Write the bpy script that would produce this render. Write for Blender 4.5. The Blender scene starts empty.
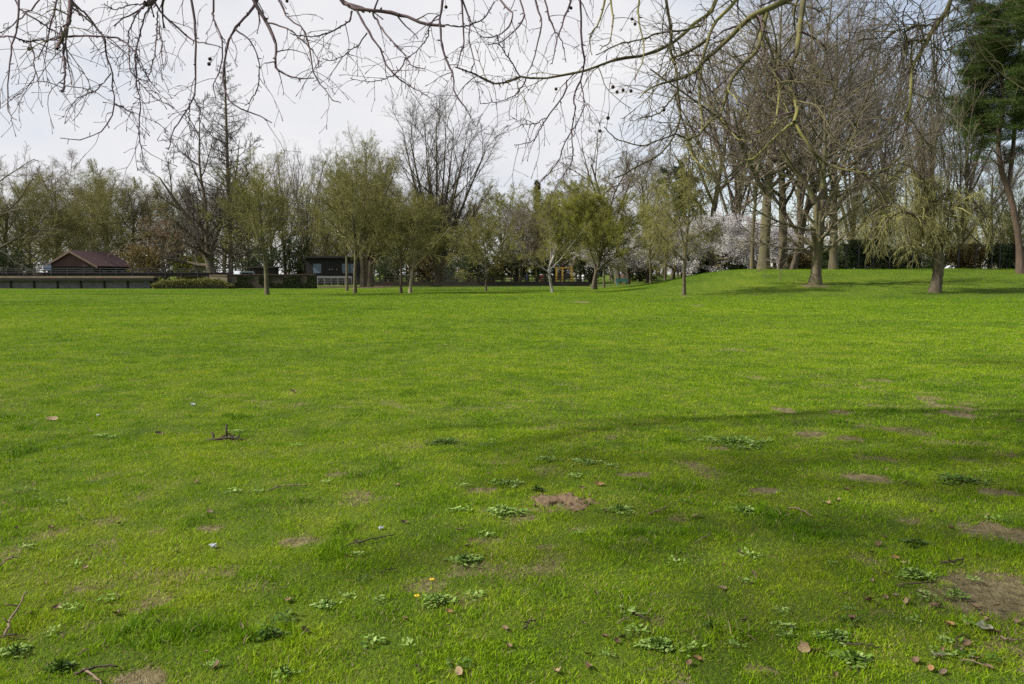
import bpy, math, random
import numpy as np

rng = np.random.default_rng(11)
random.seed(11)
SC = bpy.context.scene
COL = SC.collection
PI = math.pi
F = 796.0
PITCH = math.radians(4.88)
CAM = np.array([0.0, 0.0, 1.6])
SUN_EL, SUN_DIR = math.radians(41), np.array([-1.0, -0.20])     # sun stands to the left, slightly behind

# ------------------------------------------------------------------ geometry of the place
def ray(px, py):
    x, y = (px - 512) / F, (342 - py) / F
    return np.array([x, math.cos(PITCH) + y * math.sin(PITCH), -math.sin(PITCH) + y * math.cos(PITCH)])

def at(px, py, d):
    r = ray(px, py)
    return CAM + r * (d / r[1])

def hsh(ix, iy, seed):
    h = (ix.astype(np.int64) * 374761393 + iy.astype(np.int64) * 668265263 + seed * 974634777) & 0x7fffffff
    h = ((h ^ (h >> 13)) * 1274126177) & 0x7fffffff
    h = h ^ (h >> 16)
    return (h & 0xffff) / 65535.0

def vn(x, y, s, seed):
    x = np.asarray(x, float) / s; y = np.asarray(y, float) / s
    ix, iy = np.floor(x), np.floor(y)
    fx, fy = x - ix, y - iy
    fx = fx * fx * (3 - 2 * fx); fy = fy * fy * (3 - 2 * fy)
    a, b = hsh(ix, iy, seed), hsh(ix + 1, iy, seed)
    c, d = hsh(ix, iy + 1, seed), hsh(ix + 1, iy + 1, seed)
    return (a * (1 - fx) + b * fx) * (1 - fy) + (c * (1 - fx) + d * fx) * fy

def sst(a, b, x):
    t = np.clip((np.asarray(x, float) - a) / (b - a), 0, 1)
    return t * t * (3 - 2 * t)

def G(x, y):
    x = np.asarray(x, float); y = np.asarray(y, float)
    sx = sst(7.5, 24.5, x + (y - 75) * -0.08)
    z = 2.05 * sx * sst(52, 77, y) * (1 - .55 * sst(84, 104, y))
    z = z + 0.22 * sst(8, 20, x) * (vn(x, y, 7.0, 5) - .5) * sst(52, 60, y)
    near = 1 - sst(25, 60, y)
    z = z + near * (0.05 * (vn(x, y, 2.6, 1) - .5) + 0.022 * (vn(x, y, .7, 2) - .5))
    z = z + 0.10 * (vn(x, y, 17, 3) - .5) * sst(15, 40, y)
    return z

def ground_px(px, py):
    r = ray(px, py)
    d = 2.5
    last = None
    while d < 140:
        p = CAM + r * (d / r[1])
        if p[2] <= float(G(p[0], p[1])):
            break
        d *= 1.004
    p = CAM + r * (d / r[1])
    return np.array([p[0], p[1], float(G(p[0], p[1]))])

# ------------------------------------------------------------------ bare soil patches (px, py, half width px, half height px, strength)
SOIL = [(563, 501, 20, 8, 1), (224, 439, 15, 3, 1), (330, 475, 15, 3, .9), (210, 527, 14, 4, .8), (178, 519, 9, 5, .7),
        (300, 541, 17, 4, .8), (640, 475, 21, 3, 1), (770, 491, 18, 3.5, 1), (782, 410, 11, 3, 1), (840, 413, 17, 3, 1),
        (960, 415, 16, 5, 1), (925, 414, 14, 2, .8), (803, 434, 19, 4, 1), (850, 438, 14, 3, .9), (872, 477, 22, 5, 1),
        (870, 458, 22, 3, .7), (998, 492, 20, 4, 1), (1003, 535, 34, 11, 1), (992, 594, 58, 28, 1), (482, 490, 15, 3, .9),
        (527, 518, 9, 3, .8), (545, 546, 13, 3, .8), (470, 540, 14, 3, .7), (628, 567, 8, 5, .8), (712, 614, 12, 5, .8),
        (150, 680, 36, 11, 1), (18, 590, 12, 5, .7), (612, 437, 9, 2, .8), (720, 448, 16, 2.5, .7), (930, 500, 25, 4, .5),
        (1010, 455, 14, 4, .8), (960, 460, 18, 3, .6), (750, 665, 14, 6, .6), (520, 575, 20, 3, .5), (640, 540, 16, 3, .5),
        (990, 645, 30, 10, .55), (880, 610, 22, 6, .55), (430, 517, 10, 3, .4), (160, 600, 16, 4, .5), (735, 350, 14, 1.6, .7),
        (757, 378, 12, 1.5, .7), (882, 380, 14, 1.6, .7), (815, 286.5, 17, 1.6, .8), (935, 294, 14, 1.2, .8), (684, 296, 6, .8, .6), (582, 302, 9, 1.0, .8), (697, 306, 8, 1.0, .8), (885, 303, 8, 1, .6),
        (380, 497, 8, 3, .5), (690, 463, 12, 2, .6), (905, 520, 16, 4, .5), (560, 655, 18, 5, .5), (45, 535, 8, 3, .6)]
SOILG = []
for (px, py, rx, ry, s) in SOIL:
    c = ground_px(px, py); e = ground_px(px + rx, py); n = ground_px(px, py - ry); m = ground_px(px, py + ry)
    SOILG.append((c[0], c[1], abs(e[0] - c[0]), max(.5 * (n[1] - m[1]), .03), s))

def soil(x, y):
    x = np.asarray(x, float); y = np.asarray(y, float)
    m = np.zeros_like(x)
    wob = .9 * (vn(x, y, .07, 21) - .5) + 1.0 * (vn(x, y, .22, 22) - .5) + .5 * (vn(x, y, .03, 23) - .5)
    for (cx, cy, rx, ry, s) in SOILG:
        near = (np.abs(x - cx) < 2.2 * rx) & (np.abs(y - cy) < 2.2 * ry)
        if not near.any(): continue
        q = np.sqrt(((x[near] - cx) / rx) ** 2 + ((y[near] - cy) / ry) ** 2) + wob[near]
        m[near] = np.maximum(m[near], s * (1 - sst(.35, 1.25, q)))
    wear = sst(1.0, 7.5, x) * (1 - sst(9, 14, y))
    m = np.maximum(m, .85 * sst(.66 - .10 * wear, .86 - .1 * wear, vn(x, y, .22, 31) * .55 + vn(x, y, .8, 32) * .45) * (.55 + .45 * wear) * (1 - sst(9, 17, y)))
    return m

# ------------------------------------------------------------------ mesh builder
class MB:
    def __init__(s):
        s.V = []; s.Q = []; s.T = []; s.qm = []; s.tm = []; s.A = []; s.n = 0
    def add(s, V, Q=None, T=None, mat=0, rnd=0.5):
        V = np.asarray(V, float).reshape(-1, 3)
        s.V.append(V)
        s.A.append(np.broadcast_to(np.asarray(rnd, float), (len(V),)).copy())
        if Q is not None and len(Q):
            Q = np.asarray(Q).reshape(-1, 4) + s.n; s.Q.append(Q); s.qm.append(np.full(len(Q), mat))
        if T is not None and len(T):
            T = np.asarray(T).reshape(-1, 3) + s.n; s.T.append(T); s.tm.append(np.full(len(T), mat))
        s.n += len(V)
        return s
    def tubes(s, P, R, m=5, mat=0, rnd=None, cap=False, lobe=0):
        P = np.asarray(P, float); R = np.asarray(R, float)
        if P.ndim == 2: P = P[None]; R = R[None]
        n, k, _ = P.shape
        if n == 0: return s
        T = np.gradient(P, axis=1)
        T /= np.linalg.norm(T, axis=2, keepdims=True) + 1e-9
        mean = np.abs(T.mean(axis=1))
        ref = np.eye(3)[np.argmin(mean, axis=1)][:, None, :]
        U = np.cross(T, ref); U /= np.linalg.norm(U, axis=2, keepdims=True) + 1e-9
        W = np.cross(T, U)
        a = np.arange(m) * 2 * PI / m
        Rm = R[:, :, None]
        if lobe:
            kk = np.arange(k)[None, :, None]; ph = rng.random((n, 1, 1)) * 7; aa = a[None, None, :]
            dec = 1 + 2.2 * np.exp(-kk / 4.0)
            Rm = Rm * (1 + lobe * dec * (.6 * np.sin(3 * aa + ph + kk * .07) + .5 * np.sin(5 * aa + ph * 2 - kk * .05)) + lobe * .6 * rng.normal(size=(n, k, m)))
        else: Rm = Rm * np.ones((1, 1, m))
        V = P[:, :, None, :] + Rm[:, :, :, None] * (U[:, :, None, :] * np.cos(a)[None, None, :, None] + W[:, :, None, :] * np.sin(a)[None, None, :, None])
        b = (np.arange(n) * k * m)[:, None, None]; j = (np.arange(k - 1) * m)[None, :, None]; i = np.arange(m)[None, None, :]; i2 = (i + 1) % m
        Q = np.stack(np.broadcast_arrays(b + j + i, b + j + i2, b + j + m + i2, b + j + m + i), -1).reshape(-1, 4)
        if rnd is None: r = np.repeat(rng.random(n), k * m)
        else: r = rnd
        Tt = None
        if cap and m >= 3:
            tt = []
            for bb in range(n):
                o = bb * k * m; e = o + (k - 1) * m
                for q in range(1, m - 1):
                    tt.append((o, o + q + 1, o + q)); tt.append((e, e + q, e + q + 1))
            Tt = np.array(tt)
        return s.add(V, Q, Tt, mat, r)
    def box(s, c, d, rot=0, mat=0, taper=1.0):
        x, y, z = np.array(d) / 2
        V = np.array([[-x, -y, -z], [x, -y, -z], [x, y, -z], [-x, y, -z], [-x * taper, -y * taper, z], [x * taper, -y * taper, z], [x * taper, y * taper, z], [-x * taper, y * taper, z]])
        cr, sr = math.cos(rot), math.sin(rot)
        V = np.stack([V[:, 0] * cr - V[:, 1] * sr, V[:, 0] * sr + V[:, 1] * cr, V[:, 2]], 1) + np.array(c)
        Q = [[0, 3, 2, 1], [4, 5, 6, 7], [0, 1, 5, 4], [1, 2, 6, 5], [2, 3, 7, 6], [3, 0, 4, 7]]
        return s.add(V, Q, None, mat)
    def prism(s, poly, axis_vec, mat=0):
        poly = np.asarray(poly, float); n = len(poly)
        V = np.concatenate([poly, poly + np.array(axis_vec)])
        Q = [[i, (i + 1) % n, n + (i + 1) % n, n + i] for i in range(n)]
        T = [[0, i + 1, i] for i in range(1, n - 1)] + [[n, n + i, n + i + 1] for i in range(1, n - 1)]
        return s.add(V, Q, T, mat)
    def ball(s, c, r, seg=10, rings=7, mat=0, bump=0, rnd=.5):
        V = []; c = np.array(c)
        r = np.broadcast_to(np.asarray(r, float), (3,))
        for i in range(rings + 1):
            th = PI * i / rings
            for j in range(seg):
                ph = 2 * PI * j / seg
                V.append(c + r * (1 + bump * (random.random() - .5)) * np.array([math.sin(th) * math.cos(ph), math.sin(th) * math.sin(ph), math.cos(th)]))
        Q = [[i * seg + j, (i + 1) * seg + j, (i + 1) * seg + (j + 1) % seg, i * seg + (j + 1) % seg] for i in range(rings) for j in range(seg)]
        return s.add(V, Q, None, mat, rnd)
    def leaves(s, C, size, mat=0, flat=0.0, asp=.6):
        n = len(C)
        if n == 0: return s
        size = np.broadcast_to(np.asarray(size, float), (n,)) * rng.uniform(.6, 1.35, n)
        a = rng.normal(size=(n, 3)); a[:, 2] *= (1 - flat); a /= np.linalg.norm(a, axis=1, keepdims=True)
        b = rng.normal(size=(n, 3)); b -= (b * a).sum(1, keepdims=True) * a; b /= np.linalg.norm(b, axis=1, keepdims=True)
        a = a * size[:, None]; b = b * (size * asp)[:, None]
        V = np.stack([C - a, C + b * .9 - a * .1, C + a, C - b * .9 - a * .1], 1)
        Q = np.arange(4 * n).reshape(-1, 4)
        return s.add(V, Q, None, mat, np.repeat(rng.random(n), 4))
    def mesh(s, name, mats, smooth=True):
        me = bpy.data.meshes.new(name)
        V = np.concatenate(s.V); A = np.concatenate(s.A)
        Q = np.concatenate(s.Q) if s.Q else np.zeros((0, 4), int); T = np.concatenate(s.T) if s.T else np.zeros((0, 3), int)
        mi = np.concatenate((s.qm or [np.zeros(0)]) + (s.tm or [np.zeros(0)])).astype(np.int32)
        me.vertices.add(len(V)); me.vertices.foreach_set('co', V.astype(np.float32).ravel())
        L = np.concatenate([Q.ravel(), T.ravel()]).astype(np.int32)
        me.loops.add(len(L)); me.loops.foreach_set('vertex_index', L)
        st = np.concatenate([np.arange(len(Q)) * 4, len(Q) * 4 + np.arange(len(T)) * 3]).astype(np.int32)
        me.polygons.add(len(st)); me.polygons.foreach_set('loop_start', st)
        me.polygons.foreach_set('material_index', mi)
        me.update(calc_edges=True)
        me.polygons.foreach_set('use_smooth', np.full(len(st), smooth))
        at_ = me.attributes.new('rnd', 'FLOAT', 'POINT'); at_.data.foreach_set('value', A.astype(np.float32))
        for m in (mats if isinstance(mats, (list, tuple)) else [mats]): me.materials.append(m)
        me.update()
        return me

def link(name, me, parent=None, loc=None):
    o = bpy.data.objects.new(name, me); COL.objects.link(o)
    if parent is not None: o.parent = parent
    if loc is not None: o.location = [float(v) for v in loc]
    return o

def part(name, mb, mats, parent, smooth=False):
    return link(name, mb.mesh(name, mats, smooth), parent)

def tag(o, label, cat, group=None):
    o['label'] = label; o['category'] = cat
    if group: o['group'] = group
    return o

def thing(name, label, cat, loc=(0, 0, 0), rot=0, group=None):
    o = link(name, None, None, loc); o.rotation_euler = (0, 0, rot)
    return tag(o, label, cat, group)

def single(name, mb, mats, label, cat, loc=(0, 0, 0), rot=0, group=None, smooth=False):
    o = link(name, mb.mesh(name, mats, smooth), None, loc); o.rotation_euler = (0, 0, rot)
    return tag(o, label, cat, group)

def setting(name, me, kind='structure'):
    o = link(name, me); o['kind'] = kind
    return o

# ------------------------------------------------------------------ materials
def nodes(name):
    m = bpy.data.materials.new(name); m.use_nodes = True
    nt = m.node_tree; b = nt.nodes['Principled BSDF']
    b.inputs['Roughness'].default_value = .85
    b.inputs['Specular IOR Level'].default_value = .25
    return m, nt, b

def N(nt, t, **kw):
    n = nt.nodes.new(t)
    for k, v in kw.items():
        if k.startswith('_'): setattr(n, k[1:], v)
        else: n.inputs[k].default_value = v
    return n

def ramp(nt, fac, stops):
    r = nt.nodes.new('ShaderNodeValToRGB')
    el = r.color_ramp.elements
    while len(el) < len(stops): el.new(.5)
    for e, (p, c) in zip(el, stops):
        e.position = p; e.color = (*c, 1)
    nt.links.new(fac, r.inputs['Fac'])
    return r.outputs['Color']

def mixc(nt, fac, a, b):
    m = nt.nodes.new('ShaderNodeMix'); m.data_type = 'RGBA'
    for s, v in ((0, fac), (6, a), (7, b)):
        if hasattr(v, 'is_linked') or hasattr(v, 'links'): nt.links.new(v, m.inputs[s])
        elif s == 0: m.inputs[0].default_value = v
        else: m.inputs[s].default_value = (*v, 1)
    return m.outputs[2]

def noise(nt, scale, detail=4, rough=.6, vec=None, stretch=None):
    tc = nt.nodes.new('ShaderNodeTexCoord'); v = tc.outputs['Object'] if vec is None else vec
    if stretch:
        mp = nt.nodes.new('ShaderNodeMapping'); mp.inputs['Scale'].default_value = stretch
        nt.links.new(v, mp.inputs['Vector']); v = mp.outputs['Vector']
    n = N(nt, 'ShaderNodeTexNoise', Scale=scale, Detail=detail, Roughness=rough)
    nt.links.new(v, n.inputs['Vector'])
    return n.outputs['Fac']

def bump(nt, b, h, strength, dist):
    n = N(nt, 'ShaderNodeBump', Strength=strength, Distance=dist)
    nt.links.new(h, n.inputs['Height']); nt.links.new(n.outputs['Normal'], b.inputs['Normal'])

def attr(nt, name='rnd'):
    a = nt.nodes.new('ShaderNodeAttribute'); a.attribute_name = name
    return a.outputs['Fac']

def m_bark(name, c1, c2, moss=None, mossamt=.5, scale=6, dist=.03):
    m, nt, b = nodes(name)
    n = noise(nt, scale, 6, .7, stretch=(1, 1, .22))
    c = ramp(nt, n, [(.3, c1), (.7, c2)])
    if moss:
        n2 = noise(nt, 1.1, 4, .65)
        f = ramp(nt, n2, [(.62 - .35 * mossamt, (0, 0, 0)), (.80 - .3 * mossamt, (1, 1, 1))])
        c = mixc(nt, f, c, moss)
    nt.links.new(c, b.inputs['Base Color'])
    bump(nt, b, n, .9, dist)
    return m

def m_twig(name, c1, c2):
    m, nt, b = nodes(name)
    nt.links.new(mixc(nt, attr(nt), c1, c2), b.inputs['Base Color'])
    return m

def m_leaf(name, stops, trans=.3, rough=.6):
    m, nt, b = nodes(name)
    c = ramp(nt, attr(nt), stops)
    nt.links.new(c, b.inputs['Base Color']); b.inputs['Roughness'].default_value = rough; b.inputs['Specular IOR Level'].default_value = .12
    if trans:
        t = nt.nodes.new('ShaderNodeBsdfTranslucent'); nt.links.new(c, t.inputs['Color'])
        mx = N(nt, 'ShaderNodeMixShader', Fac=trans)
        nt.links.new(b.outputs[0], mx.inputs[1]); nt.links.new(t.outputs[0], mx.inputs[2])
        nt.links.new(mx.outputs[0], nt.nodes['Material Output'].inputs['Surface'])
    return m

def m_plain(name, c, c2=None, scale=8, rough=.75, spec=.3, bumpd=0, stretch=None, metal=0):
    m, nt, b = nodes(name)
    n = noise(nt, scale, 5, .65, stretch=stretch)
    c2 = c2 or tuple(v * .72 for v in c)
    nt.links.new(ramp(nt, n, [(.3, c2), (.7, c)]), b.inputs['Base Color'])
    b.inputs['Roughness'].default_value = rough; b.inputs['Specular IOR Level'].default_value = spec; b.inputs['Metallic'].default_value = metal
    if bumpd: bump(nt, b, n, .6, bumpd)
    return m

M = {}
M['bark_dark'] = m_bark('dark_bark', (.045, .036, .024), (.12, .095, .065), (.10, .105, .035), .35)
M['bark_olive'] = m_bark('olive_bark', (.055, .045, .028), (.145, .12, .075), (.10, .105, .035), .5)
M['bark_pale'] = m_bark('pale_bark', (.16, .135, .08), (.33, .29, .18), (.20, .20, .08), .5, 3)
M['bark_birch'] = m_bark('birch_bark', (.085, .075, .065), (.36, .335, .29), None, 0, 5)
M['bark_pine'] = m_bark('pine_bark', (.042, .030, .024), (.125, .085, .06), None, 0, 5)
M['bark_plane'] = m_bark('mossy_plane_bark', (.030, .027, .016), (.135, .12, .058), (.20, .19, .058), .62, 9, .006)
M['twig_plane'] = m_twig('plane_twig', (.060, .040, .050), (.12, .085, .085))
M['twig_dark'] = m_twig('dark_twig', (.045, .036, .030), (.105, .086, .070))
M['twig_moss'] = m_twig('mossy_plane_twig', (.07, .058, .036), (.155, .14, .065))
M['twig_brown'] = m_twig('brown_twig', (.11, .09, .065), (.235, .195, .14))
M['twig_purple'] = m_twig('grey_twig', (.11, .094, .090), (.21, .185, .17))
M['twig_olive'] = m_twig('olive_twig', (.115, .108, .034), (.235, .222, .072))
M['twig_straw'] = m_twig('straw_twig', (.13, .125, .042), (.27, .26, .10))
M['bud_olive'] = m_leaf('olive_buds', [(0, (.11, .118, .018)), (.6, (.19, .195, .032)), (1, (.275, .27, .05))])
M['bud_green'] = m_leaf('young_green_leaves', [(0, (.14, .16, .018)), (.6, (.24, .26, .03)), (1, (.33, .31, .06))], .4)
M['bud_brown'] = m_leaf('brown_dry_leaves', [(0, (.12, .08, .045)), (1, (.27, .20, .125))])
M['bud_grey'] = m_leaf('grey_brown_buds', [(0, (.10, .088, .062)), (1, (.20, .175, .12))])
M['blossom'] = m_leaf('pink_white_blossom', [(0, (.34, .31, .315)), (.5, (.52, .485, .49)), (1, (.70, .68, .68))], .35)
M['needles'] = m_leaf('pine_needles', [(0, (.022, .042, .008)), (.6, (.046, .074, .014)), (1, (.10, .125, .028))], .1)
M['evergreen'] = m_leaf('evergreen_leaves', [(0, (.017, .034, .012)), (.6, (.036, .058, .020)), (1, (.075, .09, .03))], .15)
M['shrub_brown'] = m_leaf('brown_shrub_leaves', [(0, (.09, .07, .025)), (1, (.20, .15, .05))], .2)
M['hedge'] = m_leaf('yellow_green_hedge_leaves', [(0, (.085, .085, .02)), (1, (.19, .18, .05))], .2)
M['core'] = m_plain('inner_branchwood', (.035, .038, .018))

# ------------------------------------------------------------------ branching
def grow(P, R, c, t0, t1, ang, asd, L, prof, k, wander, up, rr, rmin, absL=False):
    n, kk = R.shape
    Nn = n * c
    pi = np.repeat(np.arange(n), c)
    ci = np.tile(np.arange(c), n)
    t = t0 + (t1 - t0) * (ci + rng.random(Nn)) / c
    f = t * (kk - 1); i = np.clip(np.floor(f).astype(int), 0, kk - 2); w = (f - i)[:, None]
    pos = P[pi, i] * (1 - w) + P[pi, i + 1] * w
    rad = R[pi, i] * (1 - w[:, 0]) + R[pi, i + 1] * w[:, 0]
    T = P[pi, i + 1] - P[pi, i]; T /= np.linalg.norm(T, axis=1, keepdims=True) + 1e-9
    pl = np.linalg.norm(np.diff(P, axis=1), axis=2).sum(1)
    ref = np.where(np.abs(T[:, 2:3]) > .9, np.array([[1., 0, 0]]), np.array([[0, 0, 1.]]))
    U = np.cross(T, ref); U /= np.linalg.norm(U, axis=1, keepdims=True); W = np.cross(T, U)
    az = ci * 2.39996 + np.repeat(rng.random(n) * 7, c) + rng.normal(0, .45, Nn)
    a = np.radians(rng.normal(ang, asd, Nn))[:, None]
    D = np.cos(a) * T + np.sin(a) * (np.cos(az)[:, None] * U + np.sin(az)[:, None] * W)
    ln = (L if absL else L * pl[pi]) * prof(t) * rng.uniform(.6, 1.25, Nn)
    st = (ln / (k - 1))[:, None]
    Pc = np.zeros((Nn, k, 3)); Pc[:, 0] = pos
    for j in range(1, k):
        D = D + rng.normal(0, wander, (Nn, 3)); D[:, 2] += up
        D /= np.linalg.norm(D, axis=1, keepdims=True)
        Pc[:, j] = Pc[:, j - 1] + D * st
    r0 = np.maximum(rad * rr, rmin)
    tp = np.linspace(1, .35, k)[None, :]
    Rc = np.maximum(r0[:, None] * tp, rmin * .7)
    return Pc, Rc

one = lambda t: np.ones_like(t)
cone = lambda t: (1.08 - t) * 1.0
fall = lambda t: 1.15 - .65 * t
rnd_ = lambda t: np.sqrt(np.clip(1 - (2 * t - .8) ** 2 / 2.2, .12, 1))

def spline(pts, n):
    pts = np.asarray(pts, float)
    k = len(pts)
    e = np.concatenate([[2 * pts[0] - pts[1]], pts, [2 * pts[-1] - pts[-2]]])
    u = np.linspace(0, k - 1 - 1e-6, n); i = np.floor(u).astype(int); t = (u - i)[:, None]
    a, b, c, d = e[i], e[i + 1], e[i + 2], e[i + 3]
    return .5 * (2 * b + (c - a) * t + (2 * a - 5 * b + 4 * c - d) * t * t + (3 * b - a - 3 * c + d) * t ** 3)

# style: trunk wander, list of levels (c,t0,t1,ang,asd,L,prof,k,wander,up,rr,rmin)
STY = {
 'spread': dict(tw=.05, top=.75, lv=[(11, .22, 1, 48, 10, .62, fall, 8, .10, .05, .62, .05), (7, .2, 1, 40, 12, .50, fall, 6, .12, .03, .6, .026), (7, .15, 1, 40, 14, .46, fall, 5, .14, .03, .6, .014), (12, .1, 1, 40, 15, .45, fall, 4, .15, .02, .6, .0085)]),
 'vase': dict(tw=.03, top=.55, lv=[(16, .16, .8, 22, 7, 1.15, fall, 9, .05, .035, .55, .05), (9, .25, 1, 26, 9, .42, fall, 6, .08, .05, .55, .026), (7, .15, 1, 32, 10, .46, fall, 5, .10, .04, .6, .014), (5, .15, 1, 34, 12, .5, fall, 4, .12, .03, .6, .0085)]),
 'larch': dict(tw=.008, top=1, lv=[(95, .10, .985, 78, 8, .30, cone, 7, .05, .06, .33, .024), (13, .15, 1, 55, 12, .34, fall, 4, .10, -.01, .55, .011), (9, .15, 1, 45, 14, .5, fall, 3, .12, .0, .6, .009)]),
 'olive': dict(tw=.03, top=.62, lv=[(20, .30, 1, 44, 11, .85, fall, 8, .08, .035, .5, .03), (8, .15, 1, 40, 12, .48, fall, 5, .12, .02, .55, .016), (8, .15, 1, 42, 14, .48, fall, 4, .14, .0, .6, .009), (11, .1, 1, 42, 15, .55, one, 3, .16, .0, .6, .0055)]),
 'tall': dict(tw=.02, top=.95, lv=[(24, .30, 1, 42, 9, .46, fall, 9, .06, .06, .52, .045), (9, .15, 1, 36, 10, .46, fall, 6, .10, .03, .55, .022), (7, .15, 1, 36, 12, .44, fall, 5, .12, .02, .6, .012), (5, .15, 1, 36, 14, .48, one, 4, .14, .01, .6, .0075)]),
 'weep': dict(tw=.03, top=.9, lv=[(18, .22, 1, 46, 10, .5, fall, 8, .07, .02, .5, .03), (9, .1, 1, 45, 14, .42, fall, 6, .10, -.06, .5, .015), (9, .1, 1, 45, 15, .7, one, 6, .10, -.26, .6, .008), (5, .1, 1, 28, 10, .6, one, 4, .08, -.3, .6, .0055)]),
 'bg': dict(tw=.03, top=.62, lv=[(20, .16, 1, 42, 11, .8, fall, 6, .10, .05, .45, .04), (9, .15, 1, 38, 12, .48, fall, 5, .12, .03, .5, .02), (9, .12, 1, 40, 13, .48, fall, 4, .14, .02, .6, .012), (11, .1, 1, 42, 14, .55, one, 3, .15, .01, .6, .009)]),
}

def tree_meshes(sty, H, W, r0, bark, twig, leaf=None, trunk=None, seed=0, name='tree', base_flare=1.3, extra=None, lvl=None):
    """trunk and crown meshes, foot at the origin; W is the crown's half width"""
    global rng
    keep = rng; rng = np.random.default_rng(1000 + seed)
    S = STY[sty]; k0 = 14
    if trunk is None:
        D = np.array([rng.normal(0, .03), rng.normal(0, .03), 1.])
        P = [np.zeros(3)]
        for j in range(k0 - 1):
            D = D + np.r_[rng.normal(0, S['tw'], 2), .05]; D /= np.linalg.norm(D)
            P.append(P[-1] + D * H * S['top'] / (k0 - 1))
        P = np.array(P)[None]
        R = r0 * np.linspace(1, .22, k0)[None] ** .9
    else:
        P = np.stack([spline(np.array(t)[:, :3], k0) for t in trunk]); R = np.stack([spline(np.array(t)[:, 3:4], k0)[:, 0] for t in trunk])
    lev = [(P, R)]
    for q, l in enumerate(lvl or S['lv']):
        lev.append(grow(lev[-1][0], lev[-1][1], *l))
    allp = np.concatenate([l[0].reshape(-1, 3) for l in lev])
    h = np.percentile(allp[:, 2], 99.7); w = np.percentile(np.abs(allp[:, 0] - allp[:, 0].mean()), 97.5)
    sc = np.array([W / w, W / w, H / h])
    tk, cr = MB(), MB()
    for q, (p, r) in enumerate(lev):
        p = p * sc
        if q == 0:
            k = p.shape[1]
            fl = 1 + (base_flare - 1) * np.exp(-np.maximum(p[:, :, 2] - 0, 0) / (1.3 * r0))
            p2 = p.copy(); p2[:, 0, 2] = np.minimum(p2[:, 0, 2], -.12)
            fine = []
            for pp, rr_ in zip(p2, r * fl):
                fine.append((spline(pp, 40), spline(rr_[:, None], 40)[:, 0]))
            PP = np.stack([f[0] for f in fine]); RR = np.stack([f[1] for f in fine])
            tk.tubes(PP, RR, 14, 0, lobe=.055)
        elif q == 1:
            tk.tubes(p, r, 6, 0)
        else:
            cr.tubes(p, r, 4 if q == 2 else 3, 0)
    mats = [twig]
    if leaf:
        mats.append(leaf['mat'])
        for (p, r) in lev[leaf.get('from', 3):]:
            p = p * sc
            nb = int(len(p) * leaf['n'])
            bi = rng.integers(0, len(p), nb); t = rng.random(nb) * (p.shape[1] - 1); i = np.floor(t).astype(int).clip(0, p.shape[1] - 2); f = (t - i)[:, None]
            c = p[bi, i] * (1 - f) + p[bi, i + 1] * f + rng.normal(0, leaf['s'] * leaf.get('spr', .8), (nb, 3))
            if 'zmin' in leaf: c = c[c[:, 2] > leaf['zmin'] * H]
            cr.leaves(c, leaf['s'], 1, asp=leaf.get('asp', .6))
    out = tk.mesh(name + '_trunk', bark), cr.mesh(name + '_crown', mats)
    rng = keep
    return out

def place_tree(name, label, cat, meshes, loc, rot=0, sc=(1, 1, 1), group=None):
    t = thing(name, label, cat, loc, rot, group)
    t.scale = sc
    link('trunk', meshes[0], t); link('crown', meshes[1], t)
    return t

def spot(px, py=None, d=None):
    """ground point under pixel column px: seen foot at py, or at distance d"""
    if py is not None: return ground_px(px, py)
    x = (px - 512) / F * d * math.cos(PITCH)
    return np.array([x, d, float(G(x, d))])

def tree(name, label, cat, px, py=None, d=None, top=100, hw=40, sty='spread', r=5, bark='bark_dark', twig='twig_brown', leaf=None, trunk=None, seed=0, rot=None, group=None, **kw):
    b = spot(px, py, d); d = b[1]
    H = at(px, top, d)[2] - b[2]; W = hw * d / F; r0 = .70 * r * d / F
    lf = dict(leaf) if leaf else None
    if lf: lf['mat'] = M[lf['mat']]
    ms = tree_meshes(sty, H, W, r0, M[bark], M[twig], lf, trunk(H, W, r0) if trunk else None, seed, name, **kw)
    return place_tree(name, label, cat, ms, b, 0 if trunk else (rot if rot is not None else seed * 1.3), (1, 1, 1), group)

# ------------------------------------------------------------------ the lawn
def tint(x, y):
    return np.clip(.5 + .9 * ((vn(x, y, 2.3, 41) - .5) * .28 + (vn(x, y, .55, 42) - .5) * .38 + (vn(x, y, 9, 43) - .5) * .38 + (vn(x, y, .2, 44) - .5) * .5), 0, 1)

def axis(lo, hi, step, far, g):
    a = list(np.arange(lo, hi + 1e-6, step))
    s = step; v = a[-1]
    while v < far[1]: s *= g; v += s; a.append(v)
    s = step; v = a[0]; b = []
    while v > far[0]: s *= g; v -= s; b.append(v)
    return np.array(b[::-1] + a)

gx = axis(-9, 9, .075, (-900, 900), 1.07); gy = axis(2.0, 15, .07, (-120, 1500), 1.045)
XX, YY = np.meshgrid(gx, gy)
ZZ = G(XX, YY)
so = soil(XX, YY)
ZZ = ZZ - .018 * so
nx, ny = len(gx), len(gy)
ii = (np.arange(ny - 1)[:, None] * nx + np.arange(nx - 1)[None, :]).ravel()
gm = MB().add(np.stack([XX, YY, ZZ], -1).reshape(-1, 3), np.stack([ii, ii + 1, ii + nx + 1, ii + nx], 1), None, 0, tint(XX, YY).ravel())

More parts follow.
